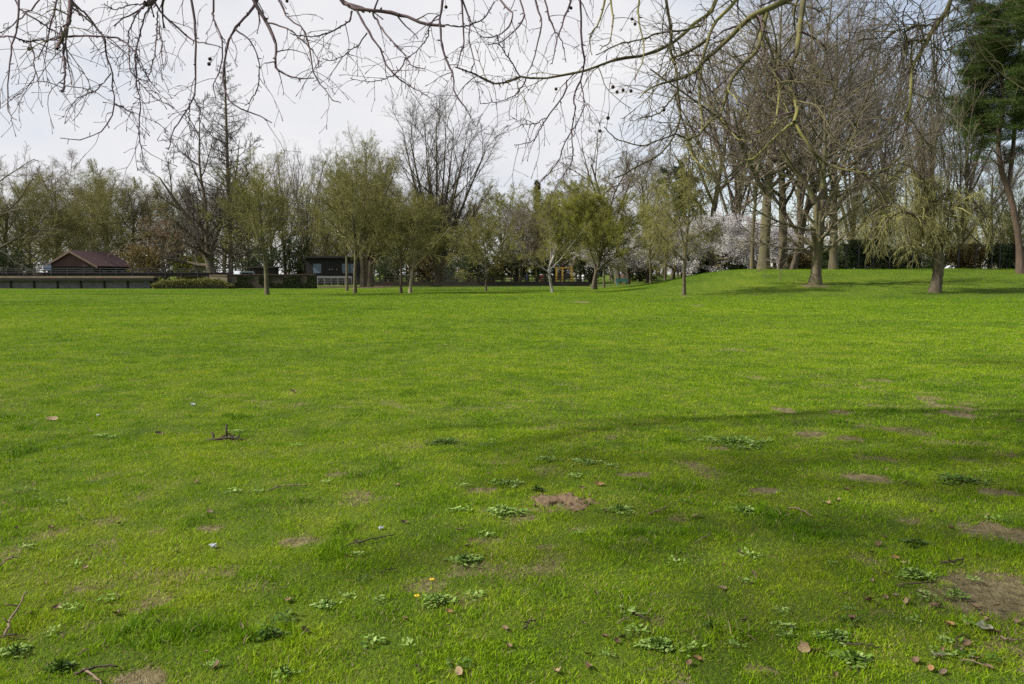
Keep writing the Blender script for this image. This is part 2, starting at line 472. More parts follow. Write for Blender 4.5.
def ground_mat():
    m, nt, b = nodes('lawn_ground')
    b.inputs['Specular IOR Level'].default_value = .1; b.inputs['Roughness'].default_value = 1
    t = attr(nt)
    n1 = noise(nt, 1.6, 8, .72); n2 = noise(nt, 26, 4, .7); n3 = noise(nt, 90, 3, .7)
    g = ramp(nt, t, [(.2, (.042, .082, .005)), (.55, (.075, .128, .007)), (.85, (.12, .165, .012))])
    g = mixc(nt, ramp(nt, n2, [(.4, (0, 0, 0)), (.7, (.5, .5, .5))]), g, (.055, .070, .015))
    g = mixc(nt, ramp(nt, n1, [(.5, (0, 0, 0)), (.75, (.4, .4, .4))]), g, (.15, .17, .035))
    g = mixc(nt, ramp(nt, n3, [(.52, (0, 0, 0)), (.68, (.6, .6, .6))]), g, (.075, .060, .025))
    s = ramp(nt, noise(nt, 14, 6, .75), [(.25, (.055, .045, .020)), (.5, (.16, .132, .068)), (.78, (.30, .255, .145))])
    sa = attr(nt, 'soil')
    ad = N(nt, 'ShaderNodeMath', _operation='MULTIPLY_ADD'); nt.links.new(n2, ad.inputs[0]); ad.inputs[1].default_value = 1.1; nt.links.new(sa, ad.inputs[2])
    f = ramp(nt, ad.outputs[0], [(.72, (0, 0, 0)), (1.0, (1, 1, 1))])
    c = mixc(nt, f, g, s)
    # thin brown thatch on the shoulder of the mound
    gp = nt.nodes.new('ShaderNodeTexCoord')
    nt.links.new(c, b.inputs['Base Color'])
    bump(nt, b, n2, 1.0, .05)
    return m
M['ground'] = ground_mat()
gme = gm.mesh('lawn', M['ground'])
sa = gme.attributes.new('soil', 'FLOAT', 'POINT'); sa.data.foreach_set('value', so.astype(np.float32).ravel())
setting('lawn', gme)

# grass blades: one object, nobody could count it
def grass():
    mb = MB()
    def dens(d): return np.where(d < 8, 34000 / np.maximum(d, 3.0), 4250 * (8 / np.maximum(d, 8)) ** 1.62)
    for (d0, d1, near) in ((2.2, 5, 1), (5, 9, 1), (9, 16, 0), (16, 30, 0), (30, 52, 0), (52, 86, 0)):
        n = int(dens(np.array(d0)) * (d1 - d0) * 1.40 * (d1 + 2.2))
        y = rng.uniform(d0, d1, n); hw = .68 * d1 + 1.6
        x = rng.uniform(-hw, hw, n)
        keep = (np.abs(x) < .68 * y + 1.6) & (rng.random(n) < dens(y) / dens(np.array(d0)))
        x, y = x[keep], y[keep]
        cl = sst(.22, .78, vn(x, y, .085, 51) * .55 + vn(x, y, .26, 52) * .45)
        s = soil(x, y)
        keep = (rng.random(len(x)) < (.10 + 1.25 * cl) * np.where(vn(x, y, .3, 58) * .6 + vn(x, y, .09, 59) * .4 < .36, .45, 1)) & (rng.random(len(x)) > s * 1.12)
        x, y, cl, s = x[keep], y[keep], cl[keep], s[keep]
        n = len(x); z = G(x, y) - .006
        h = (.010 + .033 * cl ** 1.3) * (.70 + .45 * sst(5, 15, y)) * rng.uniform(.5, 1.4, n) * (1 - .5 * s) * (1 + .5 * sst(10, 40, y))
        tuft = sst(.78, .9, vn(x, y, .34, 53)) * (1 - sst(8, 14, y)); h = h * (1 + .8 * tuft)
        w = .0021 * np.maximum(1, y / 7) ** .75 * rng.uniform(.7, 1.4, n)
        a = rng.uniform(0, 2 * PI, n); la = rng.uniform(0, 2 * PI, n); lean = np.abs(rng.normal(.65, .5, n)) * h
        t = tint(x, y)
        r = np.clip(t * .55 + .17 + .42 * (rng.random(n) - .35) + .26 * (.5 - cl) * sst(3, 9, y) - .22 * tuft, 0, .93)
        r = np.where(rng.random(n) < .035 + .12 * s + .09 * (1 - sst(5, 12, y)) * (vn(x, y, .5, 57) > .55), rng.uniform(.95, 1, n), r)
        P = np.stack([x, y, z], 1); sd = np.stack([np.cos(a), np.sin(a), 0 * a], 1) * w[:, None]
        ld = np.stack([np.cos(la), np.sin(la), 0 * la], 1)
        up = np.array([0, 0, 1.])
        tip = P + ld * lean[:, None] + up * h[:, None]
        if near:
            mid = P + ld * (lean * .33)[:, None] + up * (h * .6)[:, None]
            V = np.stack([P - sd, P + sd, mid + sd * .8, mid - sd * .8, tip], 1)
            b = (np.arange(n) * 5)[:, None]
            mb.add(V, b + np.array([[0, 1, 2, 3]]), b + np.array([[3, 2, 4]]), 0, np.repeat(r, 5))
        else:
            V = np.stack([P - sd, P + sd, tip], 1)
            mb.add(V, None, (np.arange(n) * 3)[:, None] + np.array([[0, 1, 2]]), 0, np.repeat(r, 3))
    # short fine undergrowth and moss between the tufts
    for (d0, d1, k) in ((2.2, 4.5, 15000), (4.5, 8, 9000), (8, 14, 3600), (14, 24, 1500), (24, 44, 480)):
        n = int(k * (d1 - d0) * 1.36 * (d1 + 2)); y = rng.uniform(d0, d1, n); hw = .68 * d1 + 1.5; x = rng.uniform(-hw, hw, n)
        keep = np.abs(x) < .68 * y + 1.5; x, y = x[keep], y[keep]; s = soil(x, y)
        keep = rng.random(len(x)) > s * 1.05; x, y, s = x[keep], y[keep], s[keep]; n = len(x)
        ms = vn(x, y, .06, 61) * .5 + vn(x, y, .19, 62) * .5
        h = (.006 + .018 * ms) * rng.uniform(.5, 1.5, n) * (1 + .25 * sst(5, 12, y)); w = .0017 * np.maximum(1, y / 5) ** .85 * rng.uniform(.7, 1.5, n)
        a = rng.uniform(0, 2 * PI, n); la = rng.uniform(0, 2 * PI, n); lean = np.abs(rng.normal(.9, .6, n)) * h
        P = np.stack([x, y, G(x, y) - .004], 1); sd = np.stack([np.cos(a), np.sin(a), 0 * a], 1) * w[:, None]
        tip = P + np.stack([np.cos(la) * lean, np.sin(la) * lean, h], 1)
        r = np.clip(.50 * tint(x, y) + .30 + .55 * (rng.random(n) - .5) - .25 * (.5 - ms), 0, .93)
        r = np.where(rng.random(n) < .07 + .2 * s + .16 * (vn(x, y, .37, 63) > .60), rng.uniform(.945, 1, n), r)
        mb.add(np.stack([P - sd, P + sd, tip], 1), None, (np.arange(n) * 3)[:, None] + np.array([[0, 1, 2]]), 0, np.repeat(r, 3))
    return mb.mesh('grass', M['grass'])
M['grass'] = m_leaf('grass_blades', [(0, (.030, .090, .003)), (.30, (.102, .212, .004)), (.62, (.215, .338, .006)), (.93, (.37, .425, .026)), (.95, (.15, .11, .055)), (1, (.42, .35, .19))], .32, .7)
setting('grass', grass(), 'stuff')

# ------------------------------------------------------------------ trees of the middle ground
BO = dict(mat='bud_olive', n=.36, s=.034)
BOs = dict(mat='bud_olive', n=.6, s=.032)
BG = dict(mat='bud_grey', n=.9, s=.05)

# left: great leaning tree
def lean_trunk(H, W, r):
    return [[(.2, 0, -.1, r), (-.1, 0, H * .08, r * .86), (-.9, .1, H * .17, r * .7), (-1.9, .2, H * .25, r * .55), (-3.0, .4, H * .34, r * .45), (-5.6, .6, H * .47, r * .3), (-8.0, .5, H * .60, r * .14)],
            [(-.6, .1, H * .14, r * .55), (-.75, -.1, H * .25, r * .46), (-.6, -.4, H * .42, r * .36), (-1.4, -.3, H * .66, r * .22), (-1.2, -.2, H * .92, r * .08)],
            [(-.5, .1, H * .13, r * .42), (.7, .3, H * .28, r * .36), (2.2, .5, H * .42, r * .3), (3.8, .4, H * .60, r * .18), (4.6, .3, H * .80, r * .07)]]
tree('bare_tree', 'big bare tree with a leaning trunk forking into three limbs beside the ivy wall', 'tree', 213, d=97, top=92, hw=58, sty='spread', r=6.5, bark='bark_dark', twig='twig_dark', trunk=lean_trunk, seed=3,
     lvl=[(9, .22, 1, 48, 12, .42, fall, 8, .10, .06, .62, .05), (8, .2, 1, 40, 12, .5, fall, 6, .12, .03, .6, .026), (7, .15, 1, 40, 14, .46, fall, 5, .14, .03, .6, .014), (15, .1, 1, 40, 15, .5, fall, 4, .15, .02, .6, .009)])
tree('larch_tree', 'tall slim bare larch with one straight mast and a cone of thin branches', 'tree', 231, d=98, top=62, hw=40, sty='larch', r=3.6, bark='bark_dark', twig='twig_dark', seed=4)

# the row of small trees on the lawn
tree('small_tree', 'small olive tree standing alone on the lawn in front of the ivy wall', 'tree', 267, 295, top=150, hw=50, sty='olive', r=3.3, bark='bark_olive', twig='twig_olive', leaf=BO, seed=5)
tree('small_tree', 'young tree with the darker, thinner trunk of the left pair before the black kiosk', 'tree', 347, 291, top=158, hw=40, sty='olive', r=2.0, bark='bark_olive', twig='twig_olive', leaf=BO, seed=6)
tree('small_tree', 'young tree with the thicker trunk of the left pair before the black kiosk', 'tree', 355, 293.3, top=150, hw=44, sty='olive', r=2.7, bark='bark_olive', twig='twig_olive', leaf=BO, seed=7)
tree('small_tree', 'young tree with the thin dark trunk of the right pair before the fan shaped tree', 'tree', 401, 293, top=200, hw=34, sty='olive', r=2.1, bark='bark_dark', twig='twig_olive', leaf=BOs, seed=8)
tree('small_tree', 'young tree with the pale straight trunk of the right pair before the fan shaped tree', 'tree', 410, 293.3, top=188, hw=40, sty='olive', r=2.4, bark='bark_pale', twig='twig_olive', leaf=BOs, seed=9)
def multi(H, W, r):
    return [[(-.5, 0, -.1, r * .7), (-.7, 0, H * .2, r * .5), (-1.2, 0, H * .5, r * .3), (-1.6, 0, H * .9, r * .08)],
            [(.1, .3, -.1, r * .75), (.2, .3, H * .2, r * .55), (.3, .2, H * .55, r * .3), (.0, .2, H * .95, r * .08)],
            [(.8, 0, -.1, r * .7), (1.1, 0, H * .2, r * .5), (1.9, -.2, H * .5, r * .3), (2.6, 0, H * .88, r * .08)]]
tree('broad_tree', 'dark broad tree of several thick stems right of the black kiosk', 'tree', 366, d=100, top=130, hw=46, sty='olive', r=6.5, bark='bark_dark', twig='twig_olive', trunk=multi, leaf=dict(mat='bud_olive', n=.35, s=.05), seed=10)
def fan(H, W, r):
    o = []
    for q in range(9):
        a = q * 2.4; s = .10 + .055 * q
        dx, dy = math.cos(a) * s * H * .42, math.sin(a) * s * H * .3
        o.append([(dx * .02, dy * .02, -.1, r * (.55 if q < 3 else .3)), (dx * .06, dy * .06, H * .13, r * .32), (dx * .40, dy * .45, H * .38, r * .26), (dx * .8, dy * .8, H * .66, r * .15), (dx * 1.05, dy * 1.05, H * (.97 - .018 * q), r * .04)])
    return o
tree('fan_tree', 'tall bare tree with many upright stems spreading like a fan and a pale foot', 'tree', 437, d=104, top=86, hw=55, sty='vase', r=7, bark='bark_dark', twig='twig_dark', trunk=fan, seed=11,
     lvl=[(10, .12, 1, 26, 10, .42, fall, 8, .06, .05, .55, .04), (8, .15, 1, 30, 10, .46, fall, 6, .09, .03, .55, .022), (6, .15, 1, 34, 12, .48, fall, 4, .12, .02, .6, .012), (4, .15, 1, 34, 12, .5, one, 3, .14, .02, .6, .008)])
tree('low_tree', 'low bare spreading tree with a short thin dark trunk on the far lawn', 'tree', 486, 291.5, top=214, hw=34, sty='olive', r=1.6, bark='bark_dark', twig='twig_olive', leaf=dict(mat='bud_olive', n=.4, s=.04), seed=12)
def birch(H, W, r):
    return [[(.1, 0, -.1, r), (-.25, 0, H * .14, r * .9), (-.45, 0, H * .3, r * .8), (.05, 0, H * .45, r * .62), (.5, 0, H * .62, r * .42), (.3, 0, H * .95, r * .1)]]
tree('birch_tree', 'slender birch with a crooked white trunk before the dark rail', 'tree', 552, 292.5, top=192, hw=33, sty='olive', r=2.1, bark='bark_birch', twig='twig_olive', trunk=birch, leaf=dict(mat='bud_green', n=.55, s=.045), seed=13)
def lean_r(H, W, r):
    return [[(-.1, 0, -.1, r), (.15, 0, H * .15, r * .8), (.7, 0, H * .34, r * .62), (1.3, .1, H * .52, r * .42), (1.9, .2, H * .78, r * .15)],
            [(.3, 0, H * .2, r * .5), (-.5, -.2, H * .42, r * .38), (-1.3, -.3, H * .62, r * .25), (-1.8, -.2, H * .85, r * .1)]]
tree('green_tree', 'leaning tree with fresh yellow green young leaves beside the playground', 'tree', 594, 289.5, top=182, hw=46, sty='olive', r=3.4, bark='bark_dark', twig='twig_olive', trunk=lean_r, leaf=dict(mat='bud_green', n=1.0, s=.055, spr=1.6), seed=14)
tree('green_tree', 'thin straight young tree with a few green leaves right behind the leaning green tree', 'tree', 604, 287.5, top=205, hw=26, sty='olive', r=1.6, bark='bark_olive', twig='twig_olive', leaf=dict(mat='bud_green', n=.8, s=.06), seed=15)
tree('thin_tree', 'thin young tree in front of the white blossom, its crown drooping', 'tree', 651, d=88, top=195, hw=30, sty='weep', r=2.0, bark='bark_olive', twig='twig_olive', leaf=dict(mat='bud_olive', n=.7, s=.06), seed=16)
tree('weeping_tree', 'slim tall tree with a fine drooping olive crown at the foot of the mound', 'tree', 684, 295, top=138, hw=42, sty='weep', r=2.7, bark='bark_olive', twig='twig_olive', leaf=dict(mat='bud_olive', n=.5, s=.05), seed=17)
tree('thin_tree', 'thin dark stem behind the slim drooping tree, under pale blossom', 'tree', 665, d=96, top=205, hw=20, sty='olive', r=1.5, bark='bark_dark', twig='twig_brown', seed=18)

# the mound
def big(lx):
    def f(H, W, r):
        return [[(0, 0, -.1, r), (lx * .1, 0, H * .12, r * .9), (lx * .25, .1, H * .28, r * .8), (lx * .55, .1, H * .5, r * .6), (lx * .8, 0, H * .72, r * .35), (lx, 0, H * .98, r * .08)]]
    return f
BIGL = [(26, .36, 1, 36, 9, .46, fall, 9, .07, .06, .50, .045), (8, .12, 1, 36, 11, .48, fall, 6, .11, .03, .5, .02), (6, .12, 1, 38, 12, .46, fall, 5, .13, .02, .6, .0105), (5, .12, 1, 38, 14, .5, one, 4, .15, .01, .6, .0062)]
tree('tall_tree', 'tallest bare tree with a thick straight trunk on the crest of the mound', 'tree', 763, d=80, top=-75, hw=118, r=7.5, bark='bark_olive', twig='twig_brown', trunk=big(.6), seed=20, lvl=BIGL)
tree('thin_tree', 'thin trunk just left of the thickest straight trunk on the mound', 'tree', 752, d=81, top=60, hw=38, sty='tall', r=2.8, bark='bark_olive', twig='twig_brown', seed=21)
tree('tall_tree', 'thick straight dark trunk, left one of a close pair on the mound crest', 'tree', 783, d=82, top=-30, hw=70, r=6.2, bark='bark_dark', twig='twig_brown', trunk=big(-.8), seed=22, lvl=BIGL)
tree('tall_tree', 'trunk leaning to the right out of the close pair on the mound crest', 'tree', 793, d=83, top=0, hw=64, r=4.2, bark='bark_dark', twig='twig_brown', trunk=big(5.0), seed=23, lvl=BIGL)
tree('tall_tree', 'tall bare tree with a straight pale trunk behind the forked tree, its limbs fanning upward', 'tree', 833, d=78, top=-50, hw=95, r=5.6, bark='bark_olive', twig='twig_purple', trunk=big(-.3), seed=24,
     lvl=[(34, .22, 1, 36, 8, .50, fall, 10, .045, .045, .48, .04), (9, .15, 1, 32, 10, .40, fall, 6, .09, .03, .55, .02), (6, .15, 1, 35, 12, .46, fall, 5, .12, .02, .6, .011), (5, .12, 1, 38, 14, .5, one, 4, .15, .01, .6, .007)])
def forked(H, W, r):
    return [[(0, 0, -.1, r), (.05, 0, H * .12, r * .86), (.1, 0, H * .25, r * .8), (.15, 0, H * .42, r * .75)],
            [(.1, 0, H * .38, r * .6), (-.5, -.1, H * .52, r * .5), (-1.3, -.2, H * .62, r * .38), (-2.6, -.2, H * .76, r * .22), (-3.2, 0, H * .95, r * .07)],
            [(.15, 0, H * .40, r * .62), (.35, .1, H * .58, r * .52), (.4, .1, H * .78, r * .36), (.3, .1, H * 1.0, r * .12)],
            [(.15, 0, H * .39, r * .55), (.9, .2, H * .5, r * .44), (1.5, .2, H * .62, r * .34), (2.3, .3, H * .82, r * .15), (2.8, .3, H * .98, r * .06)],
            [(.0, 0, H * .30, r * .32), (-1.4, -.5, H * .325, r * .27), (-3.2, -.8, H * .37, r * .2), (-5.2, -1, H * .46, r * .09)],
            [(.0, 0, H * .21, r * .22), (-1.6, -.3, H * .20, r * .18), (-3.4, -.6, H * .225, r * .14), (-5.0, -.6, H * .25, r * .07)]]
tree('forked_tree', 'bare tree with an olive trunk forking at half height on the mound slope', 'tree', 815, 284.5, top=92, hw=72, r=7.0, bark='bark_olive', twig='twig_brown', trunk=forked, seed=25, base_flare=1.7,
     lvl=[(9, .3, 1, 46, 12, .50, fall, 8, .10, .05, .55, .035), (7, .15, 1, 40, 12, .5, fall, 6, .12, .02, .55, .018), (5, .12, 1, 40, 12, .48, fall, 5, .14, .0, .6, .009), (4, .12, 1, 40, 14, .5, one, 4, .15, -.01, .6, .0058)])
def willow():
    global rng
    keep = rng; rng = np.random.default_rng(26)
    b = ground_px(935, 292.5); d = b[1]; m = d / F; r = 5.2 * m
    t = thing('willow_tree', 'ragged willow with a short thick trunk, upright bare shoots and straw coloured hanging twigs', 'tree', b)
    rel = lambda px, py, dy=0: np.array(at(px, py, d + dy) - b)
    tk, cr = MB(), MB()
    P = spline([rel(935, 294), rel(936, 285), rel(938, 272), rel(938, 258), rel(937, 247)], 24); R = spline(np.array([1.35, 1.05, .95, 1.0, .95])[:, None] * r, 24)[:, 0]
    tk.tubes(P, R, 14, 0, lobe=.06)
    big = [[rel(937, 256), rel(926, 252, -.1), rel(914, 250, -.2), rel(910, 244, -.2), rel(908, 225), rel(906, 195), rel(905, 150)],
           [rel(938, 250), rel(946, 240, .3), rel(957, 226, .5), rel(968, 214, .6), rel(980, 206, .6), rel(992, 206, .6), rel(1000, 214, .5)],
           [rel(937, 250), rel(930, 236, .5), rel(920, 222, 1.0), rel(904, 210, 1.3), rel(886, 206, 1.4), rel(874, 212, 1.3), rel(866, 224, 1.2)],
           [rel(938, 248), rel(941, 230, -.5), rel(950, 212, -1), rel(962, 200, -1.4), rel(974, 202, -1.6), rel(984, 214, -1.6), rel(990, 228, -1.6)],
           [rel(937, 248), rel(928, 230, -.8), rel(916, 216, -1.2), rel(900, 212, -1.5), rel(888, 220, -1.6), rel(880, 232, -1.6), rel(876, 242, -1.6)],
           [rel(937, 247), rel(934, 225, .2), rel(936, 205, .1), rel(944, 194, 0), rel(954, 196, 0), rel(960, 204, 0), rel(964, 216, 0)]]
    BP = np.stack([spline(q, 20) for q in big]); BR = np.stack([np.linspace(.42, .10, 20) * r for _ in big])
    tk.tubes(BP, BR, 7)
    sh = []
    for q in range(26):
        u = rng.uniform(-1, 1); x0 = 937 + 9 * u; x1 = 937 + 34 * u + rng.normal(0, 5); top = rng.uniform(72, 150)
        sh.append([rel(x0, 248, rng.uniform(-.3, .3)), rel(x0 + .35 * (x1 - x0), 215, rng.uniform(-.6, .6)), rel(x0 + .75 * (x1 - x0), 165, rng.uniform(-.9, .9)), rel(x1, top, rng.uniform(-1.2, 1.2))])
    SP = np.stack([spline(q, 18) for q in sh]); SP[:, 1:] += np.cumsum(rng.normal(0, .025, (26, 17, 3)), 1)
    SR = rng.uniform(.13, .24, 26)[:, None] * r * np.linspace(1, .16, 18)[None]
    tk.tubes(SP, SR, 6)
    link('trunk', tk.mesh('willow_trunk', M['bark_dark']), t)
    a = grow(SP, SR, 9, .3, 1, 24, 8, .32, fall, 6, .07, .04, .5, .012); cr.tubes(*a, 4, 1)
    a2 = grow(*a, 7, .15, 1, 30, 10, .5, fall, 4, .1, .02, .6, .007); cr.tubes(*a2, 3, 1)
    w1 = grow(BP, BR, 17, .15, 1, 55, 24, 1.6, one, 8, .16, -.12, .4, .014, True); w2 = grow(SP, SR, 7, .06, .60, 60, 14, 1.5, one, 8, .14, -.16, .4, .012, True)
    for ww in (w1, w2):
        cr.tubes(*ww, 4, 0)
        x = grow(*ww, 10, .1, 1, 50, 18, .75, one, 7, .18, -.26, .6, .0095, True); cr.tubes(*x, 3, 0)
        y = grow(*x, 3, .2, .9, 40, 16, .42, one, 4, .12, -.3, .7, .007, True); cr.tubes(*y, 3, 0)
    link('crown', cr.mesh('willow_crown', [M['twig_straw'], M['twig_brown']]), t)
    rng = keep
willow()
tree('weeping_tree', 'pale straw coloured weeping tree behind the mound, left of the ragged willow', 'tree', 872, d=90, top=165, hw=44, sty='weep', r=3.5, bark='bark_olive', twig='twig_straw', seed=27,
     lvl=[(20, .2, 1, 48, 10, .55, fall, 8, .08, .03, .5, .03), (11, .1, 1, 45, 14, .42, fall, 6, .1, -.08, .5, .014), (11, .1, 1, 45, 15, 1.1, one, 7, .1, -.42, .6, .010), (4, .1, .8, 25, 10, .5, one, 4, .08, -.35, .6, .008)])

# pine at the right edge: trunk, bare limbs, needle clumps
def pine():
    global rng
    keep = rng; rng = np.random.default_rng(77)
    b = spot(1021, 273.5); d = b[1]; H = at(1010, -25, d)[2] - b[2]; s = d / F
    t = thing('pine_tree', 'tall dark pine with a curved forking trunk at the right edge', 'tree', b)
    rel = lambda px, py, dy=0: tuple(at(px, py, d + dy) - b)
    r = 3.5 * s
    A = [(*rel(1021, 274.5), r), (*rel(1018, 235), r * .85), (*rel(1010, 195), r * .8), (*rel(1002, 172), r * .7), (*rel(998, 140), r * .62), (*rel(1003, 105), r * .5), (*rel(1001, 60), r * .36), (*rel(1000, 5, .5), r * .12)]
    B = [(*rel(1008, 190), r * .6), (*rel(1013, 150, .4), r * .55), (*rel(1016, 100, .5), r * .45), (*rel(1020, 50, .6), r * .3), (*rel(1026, -10, .6), r * .1)]
    P = np.stack([spline(np.array(q)[:, :3], 30) for q in (A, B)]); R = np.stack([spline(np.array(q)[:, 3:], 30)[:, 0] for q in (A, B)])
    R[0, :3] *= [1.5, 1.25, 1.1]
    tk = MB().tubes(P, R, 12)
    l1 = grow(P, R, 44, .44, 1, 75, 12, 5.0, lambda t: 1.15 - .5 * t, 7, .10, .03, .3, .03, True)
    l2 = grow(*l1, 7, .3, 1, 45, 12, .4, fall, 5, .12, .06, .6, .015)
    tk.tubes(*l1, 5)
    br = MB().tubes(*l2, 3)
    link('trunk', tk.mesh('pine_trunk', M['bark_pine']), t)
    # needle clumps round the branch ends
    C = np.concatenate([l2[0][:, -1], l2[0][:, 3], l2[0][:, 2][::2], l1[0][:, -1]])
    C = np.concatenate([C, l2[0][:, 1][::2]]); C = np.concatenate([C, C + rng.normal(0, .45, C.shape)]); C = C[(vn(C[:, 0], C[:, 2], 1.5, 3) > .24)]
    n = len(C); m = 140
    dirs = rng.normal(size=(n * m, 3)); dirs[:, 2] = np.abs(dirs[:, 2]) * .8 - .2; dirs /= np.linalg.norm(dirs, axis=1, keepdims=True)
    rad = (rng.random(n * m) ** .5 * .42)[:, None]
    root = np.repeat(C, m, 0) + dirs * rad * np.array([1.3, 1.3, .75])
    tip = root + (dirs + rng.normal(0, .5, (n * m, 3))) * .16
    sd = rng.normal(size=(n * m, 3)); sd *= .015 / np.linalg.norm(sd, axis=1, keepdims=True)
    V = np.stack([root - sd, root + sd, tip], 1)
    br.add(V, None, np.arange(3 * n * m).reshape(-1, 3), 1, np.repeat(np.clip(np.repeat(rng.random(n), m) * .5 + rng.random(n * m) * .5, 0, 1), 3))
    link('crown', br.mesh('pine_crown', [M['bark_pine'], M['needles']]), t)
    rng = keep
pine()

# cherries in blossom behind the mound
CH = dict(mat='blossom', n=26.0, s=.085, spr=2.2)
for (px, d, top, hw, sd, lab) in ((628, 108, 236, 36, 31, 'low white cherry in blossom behind the green leaning tree'), (672, 104, 220, 44, 32, 'pink white cherry in full blossom behind the slim drooping tree'),
                                  (712, 99, 212, 56, 33, 'largest pink cherry in blossom, left of the thick trunks on the mound'), (752, 103, 218, 40, 34, 'white cherry in blossom seen left of the thick straight trunk on the mound'), (775, 112, 226, 36, 35, 'white cherry in blossom seen between the thick trunks on the mound'), (648, 114, 236, 40, 36, 'low pale cherry in blossom between the two thin young trees')):
    tree('cherry_tree', lab, 'tree', px, d=d, top=top, hw=hw, sty='olive', r=3.5, bark='bark_dark', twig='twig_purple', leaf=CH, seed=sd, group='cherries in blossom',
         lvl=[(16, .2, .95, 55, 10, .75, fall, 7, .1, .03, .5, .03), (8, .15, 1, 42, 12, .5, fall, 5, .12, -.01, .55, .018), (6, .15, 1, 42, 14, .5, fall, 4, .14, -.03, .6, .011)])

# evergreens
def evergreen(name, label, px, d, top, hw, seed, conic=True, mat='evergreen', leafs=.13, n=16000, cat='tree', base=.06, py=None):
    global rng
    keep = rng; rng = np.random.default_rng(seed)
    b = spot(px, py, d); d = b[1]; H = at(px, top, d)[2] - b[2]; W = hw * d / F
    t = thing(name, label, cat, b)
    if conic:
        rr = W * .09 + .05
        P = spline([(0, 0, -.1), (.05, 0, H * .4), (0, .05, H * .98)], 14)[None]; R = np.linspace(rr, .03, 14)[None]
        l1 = grow(P, R, 60, base, .98, 80, 8, W, lambda t: np.minimum(1.05 - t, .25 + 2.5 * t) , 5, .06, -.01, .3, .02, True)
    else:
        P = np.stack([spline([(0, 0, -.1), (rng.normal(0, .06) * W, rng.normal(0, .06) * W, H * .3), (rng.normal(0, .3) * W, rng.normal(0, .3) * W, H * .8)], 10) for _ in range(5)]); R = np.linspace(.05 + .02 * W, .02, 10)[None].repeat(5, 0)
        l1 = grow(P, R, 14, .1, 1, 60, 16, W * .8, lambda t: rnd_(t), 5, .1, .04, .5, .012, True)
    link('trunk' if cat == 'tree' else 'stem', MB().tubes(P, R, 8).mesh('t', M['bark_dark']), t)
    cr = MB().tubes(*l1, 3)
    l2 = grow(*l1, 6, .15, 1, 45, 14, .45, fall, 3, .1, 0, .6, .008)
    cr.tubes(*l2, 3)
    bi = rng.integers(0, len(l2[0]), n); tt = rng.random((n, 1))
    C = l2[0][bi, 0] * (1 - tt) + l2[0][bi, 2] * tt + rng.normal(0, leafs * 1.1, (n, 3))
    C = C[(C[:, 2] > .05) & (C[:, 2] < H * 1.02)]
    cr.leaves(C, leafs, 1, asp=.5)
    link('crown' if cat == 'tree' else 'foliage', cr.mesh('c', [M['bark_dark'], M[mat]]), t)
    rng = keep
    return t
evergreen('evergreen_tree', 'big dark evergreen behind the slim drooping tree, its top veiled by bare branches', 682, 112, 146, 30, 41, False, leafs=.15, n=26000)
evergreen('conifer_tree', 'small dark pointed conifer rising above the far tree line', 537, 146, 176, 12, 42, True, leafs=.17, n=11000)

# ------------------------------------------------------------------ far belt of trees: six kinds copied, each copy turned and stretched
protos = []
for (sd, sty, H, W, r, bark, twig, leaf) in ((61, 'bg', 20, 6, .42, 'bark_dark', 'twig_olive', dict(mat='bud_olive', n=.35, s=.055)), (62, 'bg', 20, 6.5, .45, 'bark_olive', 'twig_brown', dict(mat='bud_grey', n=.15, s=.05)),
                                             (63, 'vase', 20, 4.5, .35, 'bark_dark', 'twig_purple', None), (64, 'bg', 20, 7, .45, 'bark_pale', 'twig_olive', dict(mat='bud_olive', n=.22, s=.055)),
                                             (65, 'spread', 20, 7.5, .5, 'bark_dark', 'twig_brown', None), (66, 'bg', 20, 6.5, .42, 'bark_dark', 'twig_olive', dict(mat='bud_green', n=1.0, s=.07))):
    protos.append((tree_meshes(sty, H, W, r * .75, M[bark], M[twig], dict(leaf, mat=M[leaf['mat']]) if leaf else None, None, sd, 'far'), H, W))
